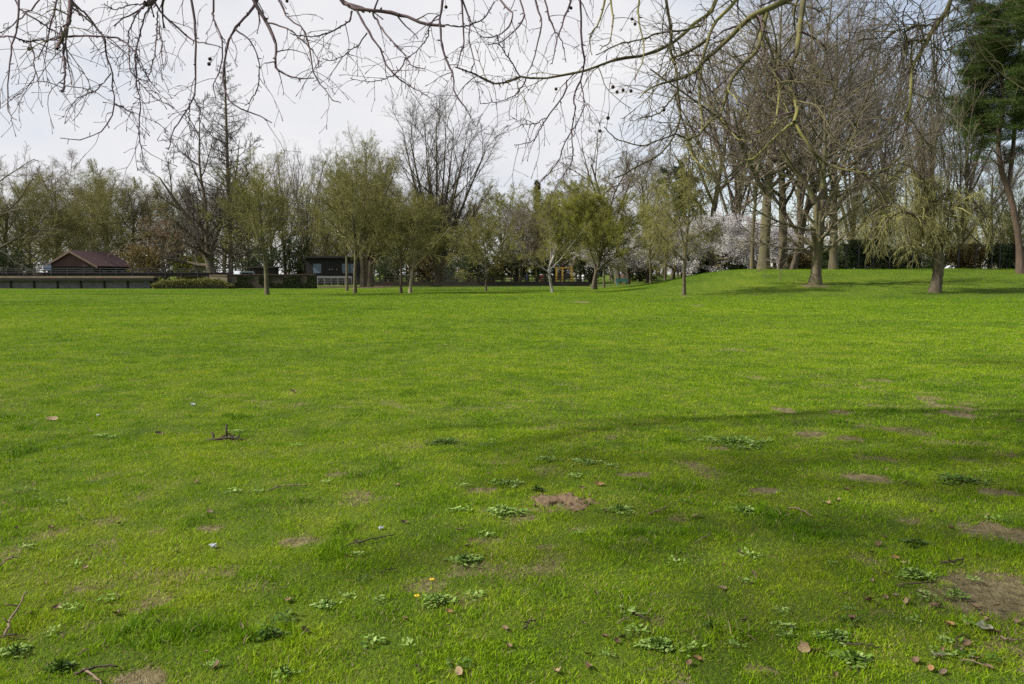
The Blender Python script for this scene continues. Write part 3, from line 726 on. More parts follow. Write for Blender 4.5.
FAR = [(4, -32, 60, 112, 52, 'large bare tree mostly beyond the left edge, its twigs reaching into the picture'),
       (0, 4, 118, 168, 54, 'olive tree rising above the pond wall at the left edge'), (3, 30, 122, 168, 42, 'tree with pale yellowish limbs left behind the wooden pavilion'),
       (1, 58, 140, 150, 46, 'grey brown bare tree, tallest of the clump behind the wooden pavilion'), (3, 55, 128, 192, 38, 'lower tree with pale twisted limbs above the pavilion gable'),
       (3, 92, 124, 168, 48, 'tree with pale yellowish limbs above the pavilion ridge'), (0, 108, 138, 160, 40, 'olive bare tree behind the right end of the pavilion roof'),
       (1, 132, 142, 172, 36, 'grey bare tree between the pavilion and the brown leafed tree'), (0, 180, 140, 172, 42, 'olive tree low behind the leaning trunk'),
       (0, 150, 150, 178, 40, 'olive tree far behind the brown leafed tree'), (3, 224, 150, 178, 40, 'pale limbed tree far behind the slim larch'),
       (5, 272, 150, 176, 38, 'faintly green tree far behind the lone small lawn tree'), (0, 345, 150, 172, 40, 'olive tree far behind the black kiosk'), (3, 76, 150, 168, 44, 'pale limbed tree far behind the pavilion ridge'), (0, 440, 150, 182, 42, 'olive tree far behind the fan shaped tree'),
       (2, 200, 132, 168, 32, 'slim upright bare tree right behind the leaning tree'), (0, 248, 136, 160, 38, 'olive tree between the larch and the small lawn tree'),
       (2, 285, 138, 142, 24, 'tall narrow bare tree, left of two behind the lone small lawn tree'), (2, 308, 142, 140, 24, 'tall narrow bare tree, right of two behind the lone small lawn tree'),
       (0, 326, 134, 190, 30, 'low olive tree above the flat roof of the black kiosk'), (1, 385, 138, 160, 40, 'grey bare tree behind the two pairs of young trees'),
       (0, 412, 132, 190, 36, 'low olive tree left of the fan shaped tree, behind the rail'), (4, 472, 134, 182, 42, 'spreading bare tree just right of the fan shaped tree'),
       (5, 502, 142, 182, 36, 'olive bare tree left of the pointed conifer'), (1, 520, 128, 196, 34, 'grey brown tree below the pointed conifer'),
       (5, 545, 140, 184, 32, 'tree greening faintly, right of the pointed conifer'), (5, 562, 130, 196, 34, 'olive tree behind the white birch'),
       (5, 580, 142, 170, 36, 'pale green tree rising behind the leaning green tree'), (4, 618, 120, 116, 56, 'tall bare spreading tree above the cherry blossom'),
       (1, 648, 136, 132, 46, 'grey bare tree behind the slim drooping tree'), (4, 705, 112, 25, 72, 'tall bare tree rising behind the largest cherry'),
       (2, 735, 116, 5, 56, 'grey bare tree behind the thickest mound trunk'), (2, 800, 108, -40, 62, 'upright bare tree behind the forked tree'),
       (2, 850, 112, -20, 60, 'grey bare tree behind the pale weeping tree'), (2, 880, 100, 5, 48, 'upright bare tree with many stems above the pale weeping tree'),
       (2, 918, 96, 25, 46, 'upright bare tree with many thin stems behind the ragged willow'), (2, 960, 98, 35, 44, 'upright bare tree between the willow and the pine'),
       (1, 990, 112, 120, 44, 'grey bare tree behind the pine trunk'), (4, 1050, 100, 40, 60, 'bare spreading tree beyond the right edge behind the pine'),
       (0, 1010, 104, 170, 40, 'low olive tree at the foot of the pine, behind the wire fence')]
for q, (k, px, d, top, hw, lab) in enumerate(FAR):
    ms, H, W = protos[k]
    b = spot(px, None, d); h = at(px, top, d)[2] - b[2]; w = hw * d / F
    place_tree('bare_tree', lab, 'tree', ms, b, q * 2.1 + .4, (w / W, w / W, h / H), 'far belt of bare trees')
tree('beech_tree', 'rounded dusty brown tree still holding dry leaves, right of the pavilion', 'tree', 164, d=112, top=208, hw=38, sty='olive', r=3, bark='bark_dark', twig='twig_brown', leaf=dict(mat='bud_brown', n=9, s=.085), seed=70,
     lvl=[(20, .08, .95, 50, 12, .6, fall, 7, .1, .03, .5, .03), (8, .15, 1, 42, 12, .5, fall, 5, .12, 0, .55, .018), (6, .15, 1, 42, 14, .5, fall, 4, .14, 0, .6, .011)])

# far-off wood closing the view: one mass, no tree of it can be told apart
def far_wood():
    mb = MB()
    for q in range(430):
        x = rng.uniform(-215, 200); y = rng.uniform(150, 205); z = float(G(x, y)); h = rng.uniform(9, 18) * (1 if x < 20 else .85); w_ = rng.uniform(3, 6)
        P = spline([(x, y, z - .2), (x + rng.normal(0, .4), y, z + h * .4), (x + rng.normal(0, .8), y, z + h * .9)], 8)[None]; R = np.linspace(.22, .05, 8)[None]
        l1 = grow(P, R, 16, .08, 1, 48, 14, w_, rnd_, 5, .12, .06, .5, .03, True); l2 = grow(*l1, 7, .1, 1, 42, 14, .5, fall, 4, .14, .03, .6, .018)
        m_ = int(rng.integers(1, 5))
        mb.tubes(P, R, 5, 0).tubes(*l1, 3, 0).tubes(*l2, 3, 0)
        n_ = 560; bi = rng.integers(0, len(l2[0]), n_); t_ = rng.random((n_, 1)); C = l2[0][bi, 0] * (1 - t_) + l2[0][bi, 3] * t_ + rng.normal(0, .3, (n_, 3))
        mb.leaves(C[C[:, 2] > z], .20, m_, asp=.5)
    return mb.mesh('far_wood', [M['twig_brown'], M['bud_olive'], M['bud_grey'], M['bud_olive'], M['evergreen']])
setting('far_wood', far_wood(), 'stuff')

# shrubs
SHR = [('evergreen', 12, 116, 250, 34, 'dark shrub behind the railing of the pond wall at the left edge'), ('shrub_brown', 150, 108, 246, 26, 'brown shrub beside the pavilion, left of the leaning tree'),
       ('bud_green', 190, 112, 256, 22, 'bright green bush seen under the leaning tree'), ('evergreen', 258, 130, 246, 30, 'dark bush above the ivy wall'), ('evergreen', 300, 135, 232, 26, 'tall dark bush left of the black kiosk'),
       ('evergreen', 392, 122, 246, 34, 'dark evergreen bush behind the two pairs of young trees'), ('shrub_brown', 428, 126, 252, 26, 'brownish bush left of the fan shaped tree foot'),
       ('evergreen', 470, 124, 250, 30, 'dark bush right of the fan shaped tree, behind the rail'), ('hedge', 494, 128, 252, 20, 'yellowish bush behind the rail in the middle'),
       ('evergreen', 516, 130, 246, 28, 'dark bush behind the person in blue'), ('evergreen', 556, 132, 244, 30, 'dark bush behind the yellow playground posts'),
       ('evergreen', 592, 128, 250, 28, 'dark bush behind the leaning green tree trunk'), ('evergreen', 640, 122, 256, 30, 'dark low bush under the white blossom'),
       ('evergreen', 700, 104, 254, 26, 'dark bush on the left shoulder of the mound'), ('evergreen', 738, 106, 252, 24, 'dark bush left of the thick mound trunks'),
       ('evergreen', 858, 86, 240, 22, 'dark evergreen shrub behind the mound, under the pale weeping tree'), ('evergreen', 884, 90, 248, 24, 'dark round shrub left of the ragged willow'),
       ('evergreen', 908, 92, 252, 18, 'low dark shrub close behind the ragged willow trunk'), ('shrub_brown', 966, 88, 244, 24, 'golden brown shrub right of the ragged willow'),
       ('evergreen', 835, 100, 246, 26, 'dark shrub between the pale straight trunk and the weeping tree'), ('evergreen', 932, 104, 246, 26, 'dark shrub far behind the ragged willow trunk'), ('shrub_brown', 800, 106, 250, 24, 'brownish shrub left of the forked tree'),
       ('evergreen', 1004, 86, 244, 26, 'dark shrub at the foot of the pine'), ('evergreen', 820, 112, 246, 26, 'dark shrub behind the forked tree')]
for q, (mat, px, d, top, hw, lab) in enumerate(SHR):
    evergreen('shrub', lab, px, d, top, hw, 200 + q, False, mat, .11, 9500, 'shrub')

# ------------------------------------------------------------------ the plane tree we stand under
def plane():
    global rng
    keep = rng; rng = np.random.default_rng(5)
    base = np.array([8.2, 4.6, float(G(8.2, 4.6))])
    t = thing('plane_tree', 'mossy bare plane tree whose drooping branches with seed balls hang overhead', 'tree', base)
    B = lambda p: np.asarray(p, float) - base
    trunkP = B([(8.2, 4.6, -.15), (8.2, 4.6, 1.0), (8.1, 4.7, 2.6), (7.9, 4.8, 4.2), (7.9, 4.9, 6.5), (8.0, 4.6, 9), (8.1, 4.4, 12.5), (8.0, 4.3, 16)])
    trunkR = np.array([.62, .44, .40, .37, .30, .22, .14, .04])
    tk = MB()
    P = spline(trunkP, 44); R = spline(trunkR[:, None], 44)[:, 0]
    tk.tubes(P, R * (1 + .03 * rng.normal(size=44)), 14, 0, .5)
    link('trunk', tk.mesh('plane_trunk', M['bark_plane']), t)
    # limbs running out of the picture overhead; high left ones placed for lawn shade
    LIMB = [([(7.9, 4.8, 3.9), (6.2, 6.4, 5.2), (3.6, 7.4, 6.2), (.6, 7.9, 6.7), (-2.6, 7.8, 6.6), (-5.4, 7.2, 6.0), (-7.2, 6.6, 5.2)], .10, .03),
            ([(7.9, 4.8, 4.3), (6.6, 7.2, 5.6), (4.9, 8.8, 6.2), (2.8, 9.6, 6.3), (.6, 9.8, 6.0)], .09, .03),
            ([(7.9, 4.9, 5.6), (5.2, 5.2, 7.4), (2, 5.4, 8.4), (-1.6, 5.4, 8.7), (-5.2, 5.2, 8.3), (-7.6, 5, 7.6)], .15, .045),
            ([(-1.6, 5.4, 8.6), (-3.2, 4.3, 8.4), (-5.2, 3.5, 8.0), (-7.6, 3.0, 7.2)], .10, .05),  # unseen short limb, added to shade the near lawn at right
            ([(8, 4.7, 7.5), (5.5, 3.8, 10), (2, 3.2, 11.6), (-2, 3.2, 12), (-5.5, 3.4, 11.2)], .13, .03),
            ([(8, 4.7, 7), (6.6, 7.5, 9), (4.2, 10, 10.4), (1, 11.5, 10.6), (-2.6, 12.2, 9.8)], .13, .03),
            ([(8, 4.6, 8), (10.5, 4, 10), (13, 3.4, 10.6)], .11, .03), ([(8.1, 4.5, 6), (10, 7, 8), (12.2, 9.5, 8.6)], .12, .03),
            ([(8, 4.6, 5.4), (8.6, 1.8, 7.4), (8.4, -1.6, 8.6), (7.2, -4.4, 8.2)], .12, .03), ([(8, 4.5, 10), (7, 2, 12.6), (5, .2, 14.4)], .09, .03),
            ([(7.9, 4.7, 6.4), (4.8, 2.8, 7.8), (1.2, 1.6, 8.2), (-2.6, 1.6, 8.0), (-5.4, 2.2, 7.4)], .14, .045)]
    lm = MB(); LP = []; LR = []
    for pts, r0, r1 in LIMB:
        p = spline(B(pts), 34); p[1:] += np.cumsum(rng.normal(0, .02, (33, 3)), 0) + .9 * spline(rng.normal(0, .22, (9, 3)) * [[1, 1, .5]], 34)[1:] * (1 if len(LP) > 1 else .35); LP.append(p); LR.append(np.linspace(r0, r1, 34))
    LP = np.stack(LP); LR = np.stack(LR)
    lm.tubes(LP, LR, 9)
    # traced branches: (depth start, depth end, px radius start, end, [pixels])
    TR = [
     (8.4, 7.2, 7.6, 1.0, [(788, 0), (772, 7), (746, 20), (725, 42), (707, 57), (694, 71), (676, 80), (655, 86), (640, 97)]),
     (8.0, 7.0, 6.2, 3.6, [(804, -2), (800, 26), (797, 50), (792, 63), (790, 76), (791, 90), (797, 105), (794, 122)]),
     (7.0, 6.2, 3.6, 1.6, [(794, 122), (778, 134), (757, 155), (747, 161), (738, 166), (729, 177), (724, 186)]),
     (7.0, 6.6, 3.6, 1.0, [(794, 122), (809, 147), (827, 164), (848, 170), (864, 172), (890, 168), (906, 162)]),
     (6.85, 6.7, 2.4, 1.4, [(848, 170), (859, 171), (866, 174), (871, 180)]),
     (7.4, 6.8, 3.0, 1.3, [(790, 77), (781, 89), (778, 105), (775, 124), (762, 131), (741, 136), (728, 128), (720, 120)]),
     (8.2, 6.9, 5.6, 1.6, [(766, 14), (762, 37), (757, 50), (745, 62), (736, 74), (728, 89), (721, 113), (709, 122), (699, 134), (684, 141)]),
     (7.9, 7.2, 3.2, 1.0, [(762, 42), (770, 60), (773, 75), (776, 90), (784, 104), (790, 118)]),
     (7.9, 7.2, 2.8, 1.0, [(762, 42), (765, 58), (774, 72), (778, 84)]),
     (8.4, 7.0, 4.2, 1.8, [(736, 0), (717, 20), (708, 39), (702, 60), (699, 87), (701, 110), (702, 126), (696, 145)]),
     (8.6, 7.4, 4.6, 1.2, [(717, 0), (709, 13), (691, 26), (673, 43), (646, 54), (620, 58), (596, 66), (580, 72), (540, 78), (521, 76), (498, 84), (480, 76), (455, 67)]),
     (8.0, 7.0, 3.4, 1.4, [(666, -2), (671, 32), (670, 50), (675, 63), (678, 90), (680, 113), (677, 132), (662, 153), (636, 168), (615, 178)]),
     (8.1, 7.5, 3.6, 2.0, [(707, 40), (694, 48), (682, 54), (672, 58), (675, 64)]),
     (6.4, 5.8, 4.2, 2.4, [(951, 0), (938, 21), (927, 40), (917, 60), (911, 77), (910, 100), (904, 120)]),
     (6.3, 6.2, 2.4, 1.2, [(935, 26), (925, 26), (912, 27), (900, 30), (890, 32)]),
     (6.2, 6.1, 2.8, 1.8, [(926, 40), (918, 40), (908, 42), (905, 42)]),
     (6.4, 6.2, 2.0, 1.0, [(952, 0), (948, 14), (938, 26), (934, 45), (948, 50), (955, 44)]),
     (6.3, 6.0, 1.8, .9, [(975, 0), (970, 14), (966, 30), (971, 0 + 50)]),
     (7.0, 6.4, 5.0, 3.0, [(70.5, -2), (68.6, 21), (64, 36), (57, 49)]),
     (6.6, 6.2, 2.6, 1.8, [(63, 38), (64.6, 59), (63.7, 86), (61.7, 91)]),
     (6.7, 6.2, 2.4, .8, [(63, 37), (78, 36), (104, 37), (121, 40), (135, 52), (137, 59), (147, 76), (160, 93)]),
     (6.3, 5.9, 1.9, .8, [(135, 54), (137, 84), (140, 104), (139, 133), (143, 160)]),
     (6.4, 6.0, 1.7, .7, [(129, 48), (130, 70), (143, 86), (155, 98), (170, 105)]),
     (7.0, 6.2, 2.5, .8, [(72, 1), (86, 14), (98, 31), (104, 39), (106, 55), (112, 68), (113, 88), (115, 104), (110, 121), (98, 133), (78, 139), (60, 138)]),
     (6.4, 6.2, 1.4, .7, [(111, 73), (98, 89), (88, 94), (78, 98)]), (6.3, 6.2, 1.3, .7, [(115, 104), (124, 108), (135, 114)]),
     (6.6, 6.0, 2.2, .8, [(19.6, -1), (17.6, 25), (11.8, 45), (8.8, 70), (7.8, 98), (9.8, 113), (16.6, 120)]),
     (6.8, 6.5, 2.0, 1.4, [(-4, 36), (12, 37), (27, 42), (42, 40), (60, 37)]), (6.8, 6.6, 2.0, 1.4, [(14, -1), (20, 10), (39, 21), (50, 29), (61, 36)]),
     (6.9, 6.4, 1.8, .8, [(41, -1), (24, 16), (4, 31), (-6, 34)]), (6.9, 6.4, 2.2, .9, [(58, -1), (52, 20), (48, 34), (47, 42), (38, 60)]),
     (6.7, 6.3, 1.5, .7, [(30, 38), (34, 62), (35, 75), (22, 92), (10, 100)]),
     (7.4, 7.2, 7.0, 4.5, [(156, -3), (150, 2), (145, 4)]),
     (7.4, 7.0, 2.4, .8, [(155, 2), (168, 20), (188, 37), (198, 42), (210, 45), (223, 49)]),
     (7.2, 6.9, 1.9, .8, [(145, 5), (133, 20), (128, 37), (130, 52)]), (7.2, 6.9, 2.0, .8, [(149, 7), (141, 31), (137, 53), (150, 80)]),
     (7.2, 6.8, 1.8, .7, [(157, 12), (157, 29), (155, 53), (147, 82)]), (7.0, 6.8, 1.7, .7, [(160, 26), (161, 40), (163.5, 70)]),
     (7.2, 7.0, 1.6, .8, [(145, 4), (130, 5), (115, 9), (104, 3)]),
     (7.0, 6.2, 2.6, .9, [(191, -2), (196, 29), (196, 68), (195, 88), (190, 104), (178, 123), (172, 135), (168, 150)]),
     (6.4, 6.1, 1.6, .7, [(190, 104), (189, 120), (192, 137)]), (6.4, 6.1, 1.5, .7, [(193, 97), (200, 110), (198, 122)]),
     (7.4, 6.8, 4.2, 1.0, [(253, -2), (264, 18), (274, 40), (275, 57), (277, 68), (287, 75), (300, 78), (314, 78)]),
     (7.2, 6.8, 2.0, .8, [(268, 23), (287, 29), (301, 39), (309, 47), (317, 58), (319, 68)]),
     (7.4, 6.6, 3.0, .9, [(254, 3), (244, 18), (234, 29), (227, 47), (223, 78), (228, 96), (236, 106), (258, 116), (272, 123)]),
     (7.0, 6.6, 1.9, .8, [(236, 30), (252, 43), (258, 61), (258, 84), (250, 100), (246, 105)]),
     (7.2, 6.6, 2.3, .8, [(213, -1), (213, 16), (217, 25), (222, 47), (220, 70), (213, 84), (216, 100)]),
     (7.2, 6.8, 2.0, .7, [(279, -1), (289, 18), (303, 29), (309, 49), (315, 74), (324, 88), (332, 100), (341, 103)]),
     (7.6, 7.3, 5.4, 2.6, [(340, -4), (345, 3), (354, 9), (379, 11), (404, 16), (422, 23), (445, 26)]),
     (7.4, 7.0, 2.4, .8, [(352, 11), (349, 21), (334, 30), (320, 35), (305, 36), (290, 33)]),
     (7.4, 6.9, 2.6, .9, [(357, 11), (367, 29), (381, 51), (385, 63), (394, 74), (406, 84), (418, 90), (430, 98)]),
     (7.4, 7.0, 2.4, .9, [(373, 13), (379, 25), (392, 41), (406, 56), (412, 66), (425, 69)]),
     (7.2, 6.9, 1.6, .7, [(367, 33), (358, 45), (348, 52), (334, 60), (322, 58)]), (7.1, 6.9, 1.5, .7, [(406, 58), (398, 72), (388, 78), (370, 82), (350, 78)]),
     (7.2, 6.6, 3.0, 1.3, [(443, -2), (440, 21), (442, 47), (449, 65), (454, 78), (455, 92), (466, 108)]),
     (7.2, 6.8, 2.3, .8, [(462, -2), (464, 39), (460, 55), (457, 67)]), (7.2, 6.8, 2.2, .8, [(464, 2), (470, 18), (470, 41), (474, 61), (471, 72)]),
     (7.2, 7.2, 1.8, 1.2, [(445, 25), (467, 26), (483, 18), (494, 3)]), (6.9, 7.3, 1.2, 1.6, [(457, 67), (471, 72), (496, 83), (520, 77)]),
     (7.2, 6.9, 1.8, .8, [(440, 15), (430, 26), (428, 38), (412, 55), (404, 60)]),
     (7.8, 7.1, 2.2, .9, [(536, -1), (542, 24), (535, 55), (527, 76)]), (7.8, 7.1, 2.0, .9, [(546, 3), (553, 24), (562, 42), (566, 62)]),
     (7.8, 7.1, 2.3, .9, [(572, -1), (564, 18), (556, 42), (552, 64)]), (7.8, 6.8, 2.6, .9, [(580, -1), (581, 34), (584, 60), (581, 80), (576, 89), (573, 100), (575, 108), (571, 129), (562, 147), (559, 160), (546, 176), (538, 186)]),
     (6.9, 6.8, 1.5, .8, [(571, 129), (573, 155), (568, 168), (562, 178)]), (7.2, 6.9, 1.6, .8, [(581, 82), (584, 105), (578, 122), (573, 130)]),
     (7.8, 7.2, 2.4, .9, [(605, -1), (598, 24), (590, 37), (592, 55)]), (7.8, 7.2, 2.2, .8, [(611, -1), (613, 20), (610, 40), (600, 50)]),
     (7.8, 7.2, 2.2, .9, [(640, -1), (638, 16), (644, 45), (642, 62), (634, 80)]),
     (7.3, 6.8, 1.9, .7, [(567, 80), (562, 97), (546, 118), (538, 134), (528, 143), (514, 145)]), (7.4, 7.2, 1.7, .8, [(520, 76), (510, 60), (500, 45), (496, 34)]),
     (6.9, 6.8, 1.2, .7, [(546, 118), (535, 123), (522, 124)]), (7.4, 7.0, 1.6, .7, [(527, 78), (518, 92), (505, 100), (480, 104)]),
     (7.9, 7.2, 2.2, .8, [(500, -2), (512, 14), (506, 30), (492, 38), (480, 36)]), (7.9, 7.2, 2.0, .8, [(520, -2), (524, 16), (516, 30), (500, 42), (486, 44)]),
     (8.2, 7.4, 2.6, 1.0, [(700, 26), (680, 30), (660, 33), (640, 40), (618, 44), (596, 55)]), (7.6, 6.8, 2.0, .9, [(678, 92), (660, 112), (648, 116), (640, 119)]),
     (7.2, 6.6, 2.0, .9, [(690, 140), (676, 134), (660, 140), (640, 145), (615, 138), (604, 127)]), (7.0, 6.6, 2.2, 1.0, [(687, 141), (694, 158), (704, 168), (709, 176)]),
     (7.2, 6.6, 2.2, 1.0, [(721, 118), (728, 128), (740, 140), (752, 142)]), (7.3, 6.7, 1.9, .9, [(728, 90), (736, 100), (746, 112), (750, 118)]),
    ]
    k = 26
    TP = []; TRr = []; hang = []
    for q, (d0, d1, r0, r1, pix) in enumerate(TR):
        n = len(pix)
        ds = np.linspace(d0, d1, n) + np.r_[0, rng.normal(0, .05, n - 1)]
        pts = np.stack([at(px, py, dd) for (px, py), dd in zip(pix, ds)])
        rr = np.linspace(r0 * .88, r1, n) * .5 * ds / F
        if pix[0][1] <= 3:                                   # grows down from a limb overhead
            top = pts[0] - base
            dist = np.linalg.norm(LP[:2].reshape(-1, 3) - top - np.array([.5, 0, 0]), axis=1); j = int(np.argmin(dist))
            lp = LP[:2].reshape(-1, 3)[j] + base; lr = LR[:2].reshape(-1)[j]
            v = pts[0] - pts[1]; v /= np.linalg.norm(v)
            gap = np.linalg.norm(lp - pts[0])
            mid = pts[0] + v * gap * .35 + np.array([0, 0, gap * .08])
            mid2 = mid * .45 + lp * .55 + np.array([0, 0, gap * .06])
            pts = np.concatenate([[lp, mid2, mid], pts]); rr = np.concatenate([[min(lr * .7, rr[0] * 1.8), rr[0] * 1.45, rr[0] * 1.2], rr])
        p = spline(pts, k) - base; r = spline(rr[:, None], k)[:, 0]
        p[1:-1] += rng.normal(0, .003, (k - 2, 3)) + .16 * spline(rng.normal(0, .022, (8, 3)), k)[1:-1]
        TP.append(p); TRr.append(r)
    TP = np.stack(TP); TRr = np.stack(TRr)
    thick = (np.arange(len(TRr)) < 18) | (np.array([q_[4][0][0] for q_ in TR]) > 600)
    lm.tubes(TP[thick], TRr[thick] * (1 + .06 * rng.normal(size=TRr[thick].shape)), 9)
    link('limb', lm.mesh('plane_limbs', M['bark_plane']), t)
    tw = MB()
    tw.tubes(TP[~thick], TRr[~thick] * (1 + .08 * rng.normal(size=TRr[~thick].shape)), 6)
    # side twigs on the traced branches
    a = grow(TP, TRr, 6, .15, .98, 48, 15, .36, one, 8, .13, -.10, .5, .0027, True)
    a[1][:, -1] *= 1.9; tw.tubes(*a, 4)
    b = grow(*a, 2, .3, .95, 45, 15, .13, one, 5, .13, -.06, .7, .0022, True)
    b[1][:, -1] *= 1.8; tw.tubes(*b, 3)
    # a denser mesh of fine twigs in the right half, and short stubby spurs
    rt = TP[:19]; rtr = TRr[:19]
    tm = MB(); c = grow(rt, rtr, 12, .2, .98, 58, 18, .50, one, 10, .13, -.07, .4, .0046, True); tm.tubes(*c, 4)
    e = grow(*c, 5, .2, .95, 48, 15, .30, one, 6, .13, -.08, .6, .0032, True); tm.tubes(*e, 3)
    sp = grow(np.concatenate([TP, ]), TRr, 9, .2, 1, 60, 15, .035, one, 3, .2, 0, .8, .0026, True); tw.tubes(sp[0], sp[1] * np.array([1, 1.25, 1.5]), 4)
    # hanging twigs from the two visible limbs that end just inside the frame
    h = grow(LP[:2], LR[:2], 24, .3, 1, 80, 20, 1.2, one, 12, .10, -.20, .14, .0058, True); tw.tubes(*h, 5)
    h2 = grow(*h, 7, .2, 1, 44, 14, .36, one, 8, .12, -.14, .6, .0030, True); tw.tubes(*h2, 4)
    h3 = grow(*h2, 2, .3, .95, 45, 16, .12, one, 4, .2, -.05, .7, .0026, True); tw.tubes(*h3, 3)
    # the rest of the crown
    u = grow(LP[2:], LR[2:], 22, .15, 1, 50, 14, 2.4, fall, 8, .12, .02, .5, .024, True); tw.tubes(*u, 5)
    u2 = grow(*u, 10, .15, 1, 45, 14, 1.0, fall, 6, .14, -.03, .55, .013, True); tw.tubes(*u2, 4)
    u3 = grow(*u2, 7, .15, 1, 45, 14, .45, one, 4, .16, -.04, .6, .007, True); tw.tubes(*u3, 3)
    v = grow(trunkP[None, 3:], trunkR[None, 3:], 18, .45, 1, 55, 12, 3.2, fall, 8, .1, .04, .4, .02, True); tw.tubes(*v, 5)
    v2 = grow(*v, 7, .15, 1, 45, 14, 1.2, fall, 6, .14, 0, .55, .009, True); tw.tubes(*v2, 4)
    link('twigs', tw.mesh('plane_twigs', M['twig_plane']), t)
    link('mossy_twigs', tm.mesh('plane_mossy_twigs', M['twig_moss']), t)
    # seed balls
    allv = np.concatenate([TP.reshape(-1, 3), a[0].reshape(-1, 3), h[0].reshape(-1, 3)]) + base
    rel = allv - CAM
    yc = rel[:, 1] * math.cos(PITCH) - rel[:, 2] * math.sin(PITCH); zc = rel[:, 1] * math.sin(PITCH) + rel[:, 2] * math.cos(PITCH)
    pxs = 512 + F * rel[:, 0] / np.maximum(yc, .1); pys = 342 - F * zc / np.maximum(yc, .1)
    for (px, py) in [(80, 14), (210, 59), (209, 64), (632, 19), (635, 24), (613, 87), (617, 92), (623, 90), (556, 89), (608, 118), (600, 131), (446, 7), (631, 91), (29, 49), (571, 8), (690, 92), (664, 110), (287, 1)]:
        dd = (pxs - px) ** 2 + (pys - (py - 7)) ** 2 + 900. * (pys > py - 1.5)
        j = int(np.argmin(dd)); at0 = allv[j]; c = at(px, py, at0[1])
        bb = MB().ball((0, 0, 0), .0155, 12, 9, 0, .12, .2)
        st = spline([at0 - c, (at0 - c) * .5 + np.array([0, 0, .006]), (0, 0, .012)], 6)
        bb.tubes(st, np.full(6, .0016), 4, 0, .1)
        o = link('seed_ball', bb.mesh('seed_ball', M['seed']), t, c - base)
    rng = keep
M['seed'] = m_plain('seed_ball_brown', (.075, .05, .035), (.03, .02, .016), 60, .95, .1)
plane()

# ------------------------------------------------------------------ built things at the far side
M['concrete'] = m_plain('grey_concrete', (.17, .175, .17), (.085, .09, .085), 1.2, .9, .2, 0, (1, 1, 3))
M['dark_wood'] = m_plain('dark_stained_wood', (.035, .028, .024), (.016, .014, .013), 5, .8, .2)
M['red_wood'] = m_plain('red_brown_boards', (.10, .055, .05), (.045, .027, .025), 3, .8, .2, 0, (6, 6, .25))
M['barge'] = m_plain('pale_barge_board', (.20, .14, .10), (.13, .09, .07), 4)
M['roof_tile'] = m_plain('dark_red_roof_tiles', (.060, .020, .023), (.034, .013, .015), 4, .75, .3, .03, (1, 6, 6))
M['tan_edge'] = m_plain('tan_stone_coping', (.27, .20, .12), (.15, .12, .07), 1.5)
M['sandstone'] = m_plain('sandstone', (.34, .29, .20), (.22, .18, .12), 2.5)
M['black_wall'] = m_plain('black_cladding', (.022, .020, .022), (.012, .011, .012), 2)
M['pale_glass'] = m_plain('pale_blue_glass', (.16, .20, .28), (.09, .12, .18), .8, .5, .2)
M['white'] = m_plain('white_paint', (.22, .22, .22), (.14, .14, .14), 3, .6)
M['steel'] = m_plain('dark_steel', (.022, .023, .025), (.013, .013, .014), 6, .5, .5)
M['yellow'] = m_plain('yellow_paint', (.36, .23, .04), (.26, .16, .03), 5, .5)
M['red'] = m_plain('red_paint', (.36, .06, .035), (.26, .045, .03), 5, .5)
M['teal'] = m_plain('teal_paint', (.04, .19, .15), (.03, .14, .12), 5, .5)
M['grey_roof'] = m_plain('grey_slate_roof', (.27, .28, .32), (.2, .21, .24), 3, .7)
M['render'] = m_plain('pale_render', (.52, .48, .45), (.42, .39, .36), 1.5)
M['timber'] = m_plain('weathered_timber', (.055, .046, .036), (.03, .025, .02), 4, .85, .2, 0, (.3, 1, 4))
M['asphalt'] = m_plain('grey_path', (.17, .165, .155), (.12, .115, .11), 2, .9)
M['soil'] = m_plain('brown_soil_bed', (.14, .095, .065), (.07, .05, .035), 2.5, .95, .1)
M['rubber'] = m_plain('tyre_rubber', (.02, .02, .02), None, 5, .8)
M['glass_dark'] = m_plain('dark_window_glass', (.03, .035, .04), None, 2, .1, .6)
M['silver'] = m_plain('silver_car_paint', (.50, .51, .53), (.46, .47, .49), 1, .3, .6)
M['van_white'] = m_plain('pale_van_paint', (.50, .56, .62), (.45, .5, .56), 1, .4, .5)

def X(px, d): return (px - 512) / F * d * math.cos(PITCH) * 1.0
def Z(py, d): return at(512, py, d)[2]
g0 = lambda x, y: float(G(x, y))

# pond wall with its shadow-dark projecting edge, posts and railing
xr = X(155, 91); xl = -84.0; zb = -.25
t = thing('pond_wall', 'long low grey concrete wall with an overhanging edge painted dark for its shadow at the far left of the lawn', 'wall', ((xl + xr) / 2, 91, 0)); hl = (xr - xl)
part('panel', MB().box((0, 0, .30), (hl, .3, 1.1)), M['concrete'], t)
part('overhang_shadow', MB().box((0, -.25, 1.0), (hl + .3, 1.1, .30)), M['dark_wood'], t)  # dark box stands in for the shadow below the coping
part('coping', MB().box((0, .1, 1.26), (hl + .2, 1.2, .20)), M['tan_edge'], t)
for q in range(17):
    part('post', MB().box((-hl / 2 + .4 + q * (hl - .8) / 16, -.22, .30), (.16, .14, 1.08)), M['dark_wood'], t)
t = thing('railing', 'dark railing running along the top of the pond wall', 'railing', ((xl + xr) / 2 + 2, 93.2, 0)); hl2 = hl + 12
for z in (1.75, 2.0, 2.25): part('rail', MB().box((0, 0, z), (hl2, .07, .09)), M['steel'], t)
part('board', MB().box((0, .06, 1.5), (hl2, .05, .42)), M['dark_wood'], t)
for q in range(30): part('post', MB().box((-hl2 / 2 + .2 + q * (hl2 - .4) / 29, .0, 1.1), (.09, .09, 2.5)), M['steel'], t)
